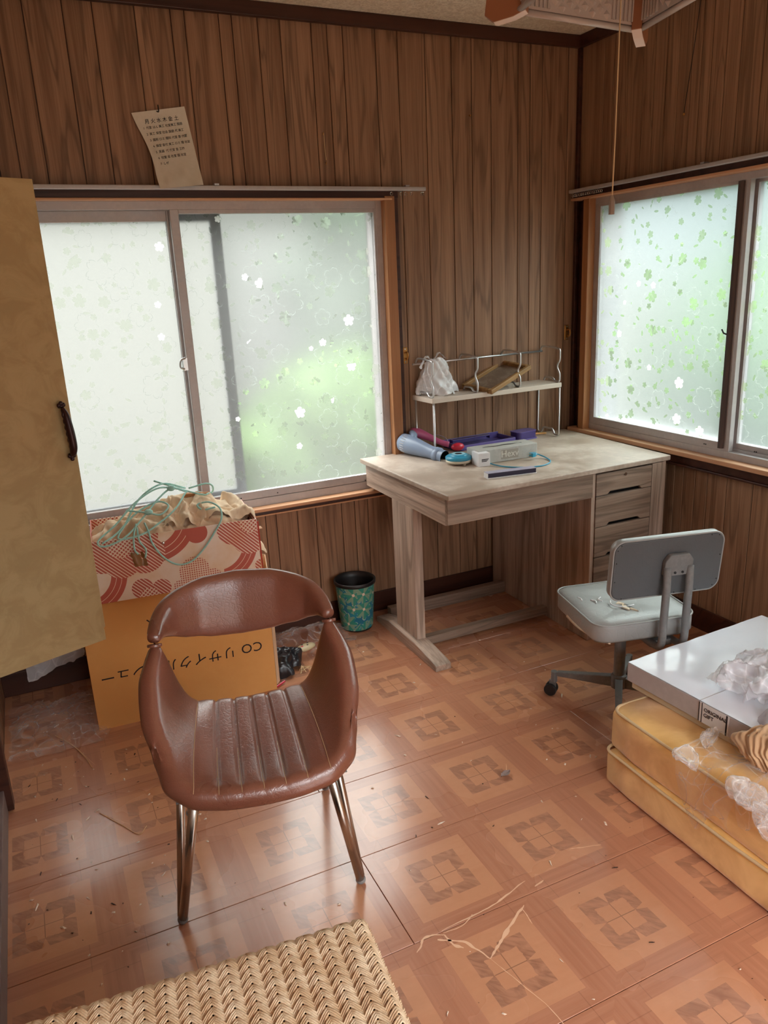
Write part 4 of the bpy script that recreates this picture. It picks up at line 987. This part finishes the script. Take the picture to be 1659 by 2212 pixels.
for a in (141, 242, 322, 52):
    ca, sa = math.cos(R(a)), math.sin(R(a)); q = .215
    mb = MB(); mb.add([(.015, -.013, .118), (.015, .013, .118), (.205, .010, .092), (.205, -.010, .092), (.015, -.010, .078), (.015, .010, .078), (.205, .008, .076), (.205, -.008, .076)], [(0,1,2,3),(4,7,6,5),(0,3,7,4),(1,5,6,2),(2,6,7,3),(0,4,5,1)], Matrix.Rotation(R(a), 4, 'Z'))
    lg = mb.build('leg', m_grey_paint, oc, bevel=.003)
    MB().cyl(.011, .052, .090, 12, TR((q*ca, q*sa, 0))).build('caster_stem', m_grey_paint, lg)
    for d in (-.011, .011): MB().cyl(.0215, -.006, .006, 20, TR((q*ca+.010*ca-d*sa, q*sa+.010*sa+d*ca, .0225), (R(90), 0, R(a)))).build('wheel', m_black, lg, bevel=.002)
    MB().box((-.010, -.004, .018), (.012, .004, .056), TR((q*ca+.004*ca, q*sa+.004*sa, 0), (0, 0, R(a)))).build('caster_fork', m_grey_paint, lg)

# ------------------------------------------------------------------ gold sofa base and cushion
sf = empty('sofa_cushion', (-.525, -2.16, 0), 0, 'low gold velvet sofa cushion block with cream piping on the floor', 'sofa')
rbox(.945, 1.46, .118, .022, amp=.003, fz=7, seed=2).build('lower_block', m_velvet, sf, smooth=True)
up = rbox(.935, 1.45, .142, .030, amp=.006, fz=6, seed=5, bulge=.003)
up.v = [(x_, y_, z_+.108) for x_, y_, z_ in up.v]; up.build('upper_block', m_velvet, sf, smooth=True)
def pipe(w_, d_, z_, r_, amp, name):
    P_ = rrect(w_, d_, r_, 8); Q_ = []
    for k in range(len(P_)):
        a, b = P_[k], P_[(k+1) % len(P_)]; n_ = max(1, int(math.hypot(b[0]-a[0], b[1]-a[1])/.05))
        for q in range(n_): Q_.append((a[0]+(b[0]-a[0])*q/n_, a[1]+(b[1]-a[1])*q/n_))
    MB().tube([(x_, y_, z_+amp*noise.noise(Vector((x_*3, y_*3, z_)))) for x_, y_ in Q_], .0042, 8, closed=True).build(name, m_piping, sf, smooth=True)
pipe(.947, 1.462, .112, .03, .012, 'piping'); pipe(.925, 1.44, .240, .035, .006, 'piping')

# white gift box on the cushion
gb = empty('gift_box', (-.885, -1.385, .250), R(3.0), 'large flat shiny white gift box lying on the gold cushion', 'box')
m_gloss = dusty('glossy_white_wrap', (.72, .73, .80), (.78, .79, .85), .14, 3, .3); m_side = dusty('wrap_side', (.42, .38, .38), (.52, .48, .48), .3, 6, .5)
box('base', (.012, -.475, 0), (.560, -.008, .045), Mat('cream_card', .6, .3, 0, (.62, .52, .36)), gb, .002)
lid = box('lid', (0, -.485, .024), (.572, 0, .080), m_side, gb, .002)
crumple(40, 36, lambda u, v: (.001+.57*u, -.484+.483*v, .0815), 'lid_wrap', m_gloss, gb, .0012, 13, 3)
box('label_band', (-.0008, -.338, .0245), (0, -.248, .0795), m_white, gb)
box('band_line', (-.0016, -.2505, .0245), (-.0006, -.2485, .0795), m_ink, gb)
box('band_line', (-.0016, -.259, .0245), (-.0006, -.257, .0795), m_ink, gb)
box('band_line', (-.0016, -.334, .0245), (-.0006, -.330, .0795), m_ink, gb)
box('top_line', (0, -.250, .0822), (.57, -.248, .0828), m_side, gb)
text('lettering', 'ORIGINAL\nGIFT', .0150, m_ink, plane_m((-.0016, -.264, .056), (0, -1, 0), (0, 0, 1)), gb, 'LEFT')

# milky plastic bag on the lid
mg = empty('plastic_bag', (-.66, -1.70, .333), 0, 'crumpled milky plastic bag heaped on the gift box', 'bag')
def dome(rx, ry, h, p=.8):
    def fn(u, v):
        a = u*2*math.pi; b = v
        r_ = math.sin(b*math.pi/2)**.7; q = 1+.18*math.sin(3*a+1)+.10*math.sin(8*a)
        return (rx*r_*math.cos(a)*q, ry*r_*math.sin(a)*q, h*math.cos(b*math.pi/2)**p+.003)
    return fn
crumple(110, 44, dome(.15, .10, .080), 'bag_body', m_bag2, mg, .024, 24, 3)
crumple(80, 34, dome(.11, .07, .050), 'inner_folds', m_bag2, mg, .020, 34, 9)
crumple(40, 24, lambda u, v: (-.14+.10*u, .06+.06*v-.02*u, .02+.05*math.sin(u*3)*math.sin(v*3)), 'bag_flap', m_bag2, mg, .014, 26, 8)
# tan gathered cloth roll
tn = empty('gathered_cloth', (-.875, -1.83, .256), R(-62), 'tan gathered cloth roll lying on the gold cushion', 'cloth')
def rollfn(u, v):
    a = v*2*math.pi; L_ = .34*(u-.17); e_ = min(1, 6*u+.15)**.5
    r_ = .056*e_*(1+.050*math.sin(u*150+5*noise.noise(Vector((u*5, math.cos(a)*2, math.sin(a)*2)))+2*math.sin(a))+.045*math.sin(u*61+a*2+3*noise.noise(Vector((u*9, math.cos(a), 4)))))
    return (L_+.012*math.sin(a*2), r_*math.cos(a), max(.002, .05+r_*math.sin(a)*.92))
crumple(260, 40, rollfn, 'cloth_roll', cloth('tan_gathered', (.48, .29, .155), (.62, .41, .25), .9, 12), tn, .006, 26, 5, True)
lv = empty('lavender_cloth', (-.795, -1.85, .352), 0, 'pale lavender cloth draped over the tan roll at the right edge', 'cloth')
crumple(40, 40, lambda u, v: (-.09+.22*u, -.09+.18*v, .030-.10*((u-.5)**2+(v-.5)**2)*2+.01*math.sin(u*8+v*4)), 'cloth_drape', cloth('lavender_cotton', (.44, .41, .46), (.56, .53, .58)), lv, .010, 16, 2)
# clear wrap over the cushion edge
cw = empty('clear_wrap', (0,0,0), 0, 'torn clear plastic wrap draped over the gold cushion edge', 'wrap')
def drape(y0, y1, xs, zt, hang, seed, name):
    def fn(u, v):
        y_ = y0+(y1-y0)*u; L_ = xs+hang; s = v*L_*(1-.25*math.sin(u*6+seed)*.5)
        if s < xs: return (-.80+(-.205)*(s/xs), y_, zt+.008+.010*math.sin(u*9+v*3))
        return (-1.012-.012*math.sin((s-xs)*30), y_+(s-xs)*.35*(u-.5), zt-(s-xs))
    return crumple(60, 50, fn, name, m_cling, cw, .008, 9, seed)
drape(-1.70, -1.88, .205, .262, .14, 3, 'wrap_sheet'); drape(-1.88, -2.08, .205, .262, .05, 11, 'wrap_sheet')
m_shiny = sheet_mat('bunched_film', (.95, .95, .97), .16, .06)
for k, (px_, py_, pz_, r_) in enumerate(((-1.005, -1.715, .252, .030), (-1.00, -1.90, .262, .040), (-1.01, -1.98, .245, .045), (-.90, -1.70, .268, .025))):
    crumple(26, 16, lambda u, v: (px_+r_*math.sin(v*3.14)*math.cos(u*6.28), py_+r_*1.2*math.sin(v*3.14)*math.sin(u*6.28), pz_+.6*r_*math.cos(v*3.14)), 'bunched_film', m_shiny, cw, .020, 26, k*3+2)

# ------------------------------------------------------------------ rattan stool
rs = empty('rattan_stool', (-2.240, -2.105, 0), R(-5.5), 'woven rattan stool with rounded corner in the foreground', 'stool')
SW, SD, SH, SR = .57, .42, .402, .028
m_rattan = dusty('rattan_cane', (.66, .46, .28), (.88, .72, .52), .5, 30, .9)
slab([(.0, .006), (.02, .004), (SH-.045, .004), (SH-.02, .006), (SH-.010, .02)], lambda ins, n: rrect(SW-2*ins, SD-2*ins, .03, n), Mat('dark_core', .9, .1, 0, (.055, .03, .015)), 'inner_core', rs)
def wrapp(x_, y_, h):
    """lay a point of the flat weave over the rounded stool body, h above the surface"""
    def ax(t, half):
        s_ = abs(t); e_ = half-SR
        if s_ <= e_: return t, 0., 0.
        sg = math.copysign(1, t); q = s_-e_
        if q <= SR*math.pi/2: a = q/SR; return sg*(e_+SR*math.sin(a)), SR*(1-math.cos(a)), sg*math.sin(a)
        return sg*half, SR+(q-SR*math.pi/2), sg*1.
    X_, dx, nx = ax(x_, SW/2); Y_, dy, ny = ax(y_, SD/2); d = max(dx, dy)+min(dx, dy)*.15
    n_ = Vector((nx, ny, max(0, 1-min(1, (abs(nx)+abs(ny)))) + (.35 if abs(nx)+abs(ny) < 1.0 else .02))).normalized()
    return Vector((X_, Y_, SH-.006-d))+n_*h
PT = .0110; q2 = math.sqrt(.5); nlim = int((SW+SD)*q2/PT/2)+9
me_cnt = 0
def strand(ax_, i):
    mb = MB(); HX, HY = SW/2+.095, SD/2+.095
    path_s = np.arange(-(nlim+2), nlim+2, .5)
    runs = [[]]
    for j in path_s:
        a, b = (i*PT, j*PT) if ax_ == 0 else (j*PT, i*PT)
        x_, y_ = (a-b)*q2, (a+b)*q2
        if abs(x_) < HX and abs(y_) < HY and y_ > -SD/2+.0 and x_ > -SW/2+.02:
            ph = ((j-i) if ax_ == 0 else (i-j)) % 4 if ax_ == 0 else ((j-i+2-.0) % 4)
            hgt =   .0026*math.sin(2*math.pi*(ph+.5)/4)
            runs[-1].append((x_, y_, hgt))
        elif runs[-1]: runs.append([])
    dr = Vector((-q2, q2)) if ax_ == 1 else Vector((q2, q2))     # direction across the strand
    done = False
    for rn in runs:
        if len(rn) < 4: continue
        for o_ in (-.0031, 0, .0031):
            pts = [wrapp(x_+ (dr.x)*o_, y_+(dr.y)*o_, h_+.001) for x_, y_, h_ in rn]
            mb.tube(pts, .0017, 5, caps=False); done = True
    if done: mb.build('cane_strand', m_rattan, rs, smooth=True, recalc=False)
for i in range(-nlim, nlim+1): strand(0, i); strand(1, i)

# ------------------------------------------------------------------ open cupboard door
DD = Vector((.939, .345, 0)); dyaw = math.atan2(.345, .939)
cd = empty('cupboard_door', (-2.205, -.600, 0), dyaw, 'tall mustard beige cupboard door standing open at the left', 'door')
m_door = Mat('mottled_beige_laminate', .5, .3); v = m_door.vec(*m_door.co()); n1 = m_door.noise(v, 11, 5, .65, .8); n2 = m_door.noise(v, 2.5, 3)
m_door.color(m_door.mix((n1.step(.4, .62)*.8).clamp(), (.47, .34, .165), (.57, .43, .22)))
mb = MB().prism([(-.350, .400), (-.004, .400), (-.004, .432), (-.006, .436), (0, .442), (0, 1.688), (-.350, 1.688)], 0, .020, Matrix(((1,0,0,0),(0,0,1,0),(0,1,0,0),(0,0,0,1))))
mb.build('door_leaf', m_door, cd, bevel=.001, seg=1)
m_bron = Mat('dark_bronze', .35, .5, .5, (.045, .018, .018))
P_ = smooth_path([(-.029, -.020, 1.108), (-.026, -.030, 1.085), (-.023, -.034, 1.045), (-.021, -.034, 1.005), (-.021, -.028, .985), (-.022, -.020, .975)], 5)
hdl = MB().tube(P_, [.0045+.0065*math.sin(math.pi*k/(len(P_)-1))**.5 for k in range(len(P_))], 12).build('handle', m_bron, cd, smooth=True)
for k in range(6): MB().ball((-.0325+.0012*k, -.030, 1.09-.0175*k), (.0055, .004, .0095), 10, 8).build('scallop', m_bron, hdl, smooth=True)
for zz in (1.112, .970):
    for ox, oz in ((0, 0), (-.006, .003), (.006, .003), (0, .008 if zz > 1.05 else -.006)): MB().ball((-.029+(.007 if zz < 1 else 0)+ox, -.016, zz+oz), (.0062, .005, .0062), 10, 8).build('rosette', m_bron, hdl, smooth=True)
    MB().tube([(-.029+(.007 if zz < 1 else 0), 0, zz-.004*(1 if zz > 1 else -1)), (-.029+(.007 if zz < 1 else 0), -.018, zz-.004*(1 if zz > 1 else -1))], .004, 8).build('mount', m_bron, hdl)
lwd = tag(box('cabinet_panel', (-2.560, -.742, .006), (-2.528, -.700, .36), m_trim_dark, None, .002), 'dark upright cupboard board at the foot of the left wall', 'panel')
tag(MB().add([(-2.544, -.905, .004), (-2.532, -.740, .004), (-2.530, -.740, .006), (-2.540, -.73, .36), (-2.545, -.90, .36)], [(0, 1, 2, 3, 4)]).build('cabinet_panel', m_trim_dark, solid=.006), 'lower dark panel ajar at the foot of the left wall', 'panel') if False else None

# ------------------------------------------------------------------ paper, hooks on the wall
pp = empty('paper_note', (-1.740, -.004, 1.868), 0, 'creased handwritten timetable sheet pinned above the left window', 'paper')
cor = [(-.105, .101), (.072, .128), (.109, -.118), (-.041, -.132)]
m_paper = dusty('old_paper', (.74, .69, .58), (.82, .77, .68), .85, 8, .6)
def pfn(u, v):
    a = Vector((*cor[3], 0))*(1-u)+Vector((*cor[2], 0))*u; b = Vector((*cor[0], 0))*(1-u)+Vector((*cor[1], 0))*u; p = a*(1-v)+b*v
    bow = .012*math.sin(math.pi*(1-v))**2*(1-u)**2
    t = max(0., 1-v*1.25)**1.5*.086; k = (2.889-t)/2.889
    return ((p.x+bow+.563)*k-.563, -.004-t-.006*(1-v)**2*(1.2-u)-.006*max(0, noise.noise(Vector((u*4, v*5, 2))))*(1-v)*2, (p.y+.475)*k-.475)
G = [[pfn(i/24, j/36) for j in range(37)] for i in range(25)]
MB().grid(G).build('sheet', m_paper, pp, smooth=True, recalc=False)
ang = math.atan2(.027, .177)
def row_t(body, cx_, cz_, sz, al='LEFT', sp=1.):
    q = Vector((math.cos(ang), 0, math.sin(ang))); r_ = Vector((-math.sin(ang)+0, 0, math.cos(ang)))
    # place relative to the sheet
    u_, v_ = cx_, cz_; p = pfn(u_, v_); text('handwriting', body, sz, m_ink, plane_m((p[0], p[1]-.0030, p[2]), q, r_), pp, al, .0002, sp)
row_t('月 火 水 木 金 土', .17, .865, .0155)
for k, ln in enumerate(('1  代堂 はん 美工 社堂美工 国語', '2  美工 保堂 社会 国語 代 美工', '3  図形 ロミ 理科 代堂 音 代堂', '4  保堂 音代 美工 ロミ 理 社堂', '5  英語  代 代堂 音 工作', '6  社堂 音 社堂 国 社堂', '7  しぜ')):
    row_t(ln, .085+.012*k, .79-.078*k, .0094)
MB().tube(smooth_path([(-.016, -.006, .128), (-.016, -.010, .112), (-.018, -.012, .106), (-.023, -.010, .108)]), .0018, 6).build('pin_hook', m_black, pp)
hk = empty('wall_hook', (-1.169, -.002, 1.88), 0, 'two tiny nails joined by a string on the wall above the window', 'hook')
MB().tube(smooth_path([(0, -.008, .050), (.0, -.009, .0), (.003, -.008, -.042)]), .0011, 6).build('string', m_piping, hk)
for a, b in ((0, .052), (.004, -.048)):
    MB().tube([(a, 0, b), (a-.002, -.010, b-.002), (a-.004, -.011, b-.010)], .0016, 6).build('nail', m_brass, hk)
tag(MB().cyl(.003, 0, .008, 8, TR((-.541, 0, 2.013), (R(90), 0, 0))).build('wall_nail', m_brass), 'tiny nail in the panelling near the corner', 'nail')
cw_ = empty('wall_string', (0,0,0), 0, 'thin dark cord hanging on the right wall above the rail', 'cord')
MB().tube(smooth_path([(-.004, -.640, 2.28), (-.004, -.622, 2.137), (-.004, -.606, 2.03), (-.006, -.594, 1.928)]), .0012, 5).build('string', m_black, cw_)
MB().ball((-.007, -.596, 1.925), .005, 8, 6).build('knot', m_brass, cw_)

# ------------------------------------------------------------------ ceiling lamp
lp = empty('ceiling_lamp', (-.888, -1.257, 2.020), 0, 'square hanging lamp of ribbed frosted plastic with wooden corner fins', 'lamp')
lp.rotation_euler = (R(-2.565), R(4.325), R(-6.71))
m_rib = Mat('ribbed_acrylic', .25, .5, 0, (.66, .56, .50)); m_rib.b.inputs['Transmission Weight'].default_value = .2
m_post = Mat('post_wood', .4, .4, 0, (.33, .13, .06)); m_postw = Mat('pale_post_underside', .4, .4, 0, (.78, .60, .50))
LS, LZ1 = .176, .15
XZr = Matrix(((1,0,0,0),(0,0,-1,0),(0,1,0,0),(0,0,0,1)))
for k in range(4):
    Rk = Matrix.Rotation(R(90*k), 4, 'Z')
    pn = MB().box((-LS+.012, -LS-.002, .010), (LS-.012, -LS+.003, LZ1), Rk).build('shade_panel', m_rib, lp)
    mb = MB()
    for q in range(27):
        xx = -LS+.022+q*(2*LS-.044)/26
        if abs(xx) > .085: mb.tube([(xx, -LS-.003, .016), (xx, -LS-.003, LZ1-.008)], .0048, 6, T=Rk).tube([(xx, -LS+.004, .016), (xx, -LS+.004, LZ1-.008)], .0048, 6, T=Rk)
    for a in range(8):
        for b in range(10):
            xx, zz = -.077+a*.022, .024+b*.012
            if (a+b) % 2 == 0: mb.add([(xx-.011, -LS-.002, zz), (xx-.002, -LS-.002, zz-.012), (xx+.011, -LS-.002, zz), (xx+.002, -LS-.002, zz+.012), (xx, -LS-.011, zz)], [(0,1,4),(1,2,4),(2,3,4),(3,0,4)], Rk).add([(xx-.011, -LS+.003, zz), (xx-.002, -LS+.003, zz-.012), (xx+.011, -LS+.003, zz), (xx+.002, -LS+.003, zz+.012), (xx, -LS+.012, zz)], [(0,1,4),(1,2,4),(2,3,4),(3,0,4)], Rk)
    rb_ = mb.build('ribs', m_rib, pn); rb_['kind'] = 'stuff'
    MB().tube([Rk @ Vector((-LS+.004, -LS-.002, .002)), Rk @ Vector((LS-.004, -LS-.002, .002))], .0075, 10).build('bottom_rim', m_rib, lp, smooth=True)
    MB().box((-LS+.01, -LS-.006, LZ1), (LS-.01, -LS+.006, LZ1+.012), Rk).build('top_rim', m_post, lp, bevel=.002)
    Rd = Matrix.Rotation(R(90*k+45), 4, 'Z'); d0 = LS*math.sqrt(2)
    pst = MB().prism([(d0-.022, -.002), (d0+.010, -.012), (d0+.060, -.018), (d0+.085, .0), (d0+.070, LZ1+.03), (d0-.022, LZ1+.03)], -.013, .013, Rd @ XZr).build('corner_fin', m_post, lp, bevel=.0015)
    MB().prism([(d0-.021, -.0035), (d0+.010, -.0135), (d0+.060, -.0195), (d0+.060, -.0182), (d0+.010, -.0122), (d0-.021, -.0022)], -.0125, .0125, Rd @ XZr).build('fin_underside', m_postw, pst)
MB().box((-LS+.01, -LS+.01, LZ1-.004), (LS-.01, LS-.01, LZ1)).build('top_plate', Mat('lamp_top_plate', .5, .4, 0, (.62, .56, .48)), lp)
MB().tube([(.11*math.cos(a*.2618), .11*math.sin(a*.2618), LZ1-.035) for a in range(24)], .014, 10, closed=True).build('ring_tube', Mat('unlit_tube', .4, .4, 0, (.75, .74, .70)), lp, smooth=True)
MB().box((-.22, -.015, LZ1+.012), (.22, .015, LZ1+.04)).build('cross_arm', m_post, lp, bevel=.003)
MB().box((-.015, -.22, LZ1+.012), (.015, .22, LZ1+.04)).build('cross_arm', m_post, lp, bevel=.003)
MB().cyl(.012, LZ1+.03, ZC-2.02, 12).build('stem', m_post, lp)
Li = (Matrix.Translation(lp.location) @ lp.rotation_euler.to_matrix().to_4x4()).inverted()
MB().tube([(-.888, -1.257, 2.022), (-.890, -1.257, 1.70), (-.892, -1.256, 1.565)], .0019, 6, T=Li).build('pull_cord', m_piping, lp)
MB().lathe([(1e-4, .035), (.003, .033), (.0075, .020), (.0075, -.012), (1e-4, -.012)], 10, Li @ TR((-.892, -1.256, 1.545))).build('cord_pull', Mat('taupe_plastic', .4, .4, 0, (.30, .24, .20)), lp)

# ------------------------------------------------------------------ floor clutter
rm = empty('remote_control', (-1.478, -.262, .040), R(18), 'oval cream remote control lying on the black bag', 'remote')
MB().ball((0, 0, 0), (.044, .024, .012), 24, 12).build('body', Mat('aged_cream_plastic', .35, .5, 0, (.55, .46, .28)), rm, smooth=True)
for a, b, mt in ((-.018, -.002, m_red), (-.010, .010, m_black), (.004, -.006, m_black), (.014, .008, m_black)): MB().ball((a, b, .0100), (.0055, .0045, .0025), 12, 8).build('button', mt, rm, smooth=True)
bb_ = empty('black_bag', (-1.590, -.300, 0), 0, 'crumpled black plastic bag on the floor beside the cardboard box', 'bag')
crumple(60, 26, dome(.068, .085, .065), 'bag_body', Mat('black_film', .3, .6, 0, (.010, .010, .014)), bb_, .014, 22, 7)
cf = empty('clear_film', (-1.45, -.16, 0), 0, 'crumpled clear film between the cardboard box and the waste bin', 'film')
crumple(70, 40, lambda u, v: (-.17+.36*u, -.09+.19*v, .004+.065*math.sin(u*3.1)*(1-.3*u)*math.sin(v*3.1)), 'film_sheet', m_cling, cf, .018, 20, 4)
cf = empty('clear_film', (-2.40, -.30, 0), 0, 'crumpled clear film on the dark floor under the cupboard door', 'film')
crumple(80, 60, lambda u, v: (-.14+.30*u, -.20+.36*v, .004+.03*math.sin(u*3.1)*math.sin(v*3.1)), 'film_sheet', m_cling, cf, .016, 19, 5)
hg = empty('white_rag', (-2.37, -.016, .0), 0, 'white plastic rag hanging below the sill behind the cupboard door', 'rag')
crumple(30, 26, lambda u, v: (-.10+.20*u, -.012-.01*math.sin(u*9), .145-.10*v*(1-.6*u)), 'rag_sheet', m_bag, hg, .008, 30, 5)
wd = empty('wire_scraps', (-1.520, -.372, 0), 0, 'tangle of tan wire ends in front of the black bag', 'wire')
for k in range(6):
    a = rnd.uniform(0, 6.28); MB().tube(smooth_path([(rnd.uniform(-.03, .03), rnd.uniform(-.02, .03), .003), (rnd.uniform(-.02, .02), rnd.uniform(-.02, .02), rnd.uniform(.01, .03)), (rnd.uniform(-.03, .03), rnd.uniform(-.03, .03), .004)]), .0014, 5).build('wire_end', m_piping, wd)
tag(MB().tube([(-1.655, -.440, .004), (-1.62, -.425, .010)], .004, 8).build('red_stick', m_red), 'red stick end beside the cardboard box corner', 'stick')
m_straw = Mat('straw', .7, .3, 0, (.62, .36, .18))
for pts, lb in (([(-2.311, -.869), (-2.26, -.955), (-2.224, -1.014), (-2.20, -.99)], 'long thin straw lying left of the brown armchair'), ([(-2.404, -.378), (-2.36, -.46), (-2.325, -.56), (-2.31, -.63)], 'curved straw on the floor near the tall cardboard box'),
                ([(-1.30, -.195), (-1.275, -.205), (-1.25, -.225)], 'dark curved twig in front of the waste bin')):
    tag(MB().tube(smooth_path([(a, b, .0015) for a, b in pts]), .0013, 5).build('straw' if 'twig' not in lb else 'twig', m_straw if 'twig' not in lb else m_black), lb, 'straw' if 'twig' not in lb else 'twig')
lf = empty('dried_leaf', (-1.222, -1.272, .002), R(20), 'small grey curled leaf on the floor tiles in mid room', 'leaf')
crumple(12, 10, lambda u, v: (-.022+.044*u, (v-.5)*.022*math.sin(u*3.1), .003+.006*abs(v-.5)), 'leaf_blade', Mat('grey_leaf', .7, .3, 0, (.26, .19, .17)), lf, .003, 60, 3)
m_crumb = Mat('pale_crumb', .8, .3, 0, (.72, .58, .46)); m_crumbd = Mat('dark_crumb', .9, .2, 0, (.06, .035, .025))
for nm, mt, n_, sd_, lab, rs_ in (('paper_crumbs', m_crumb, 150, 3, 'pale paper crumbs scattered over the floor', (.0015, .005)), ('dirt_crumbs', m_crumbd, 90, 9, 'dark dirt crumbs scattered over the floor', (.0012, .0035))):
    rr = random.Random(sd_); mb = MB()
    for k in range(n_):
        if rr.random() < .35: x_, y_ = rr.uniform(-2.52, -2.15), rr.uniform(-1.3, -.1)
        else: x_, y_ = rr.uniform(-2.4, -.7), rr.uniform(-2.2, -.2)
        if x_ > -1.05 and y_ < -1.40: continue
        if -2.30 < x_ < -1.60 and y_ > -.5: continue
        if x_ < -1.90 and y_ < -1.90: continue
        s_ = rr.uniform(*rs_); q = Euler((rr.uniform(-.3, .3), rr.uniform(-.3, .3), rr.uniform(0, 6))).to_matrix(); l_ = rr.choice((1, 1, 1.5, 3))
        mb.add([Vector((x_, y_, .0012))+q@Vector(v_) for v_ in ((-s_*l_, -s_*.4, 0), (s_*l_*.8, -s_*.6, 0), (s_*l_, s_*.5, 0), (-s_*.5, s_*.6, 0), (0, 0, s_*.6))], [(0,1,2,3),(0,1,4),(1,2,4),(2,3,4),(3,0,4)])
    tag(mb.build(nm, mt), lab, 'crumbs', kind='stuff')
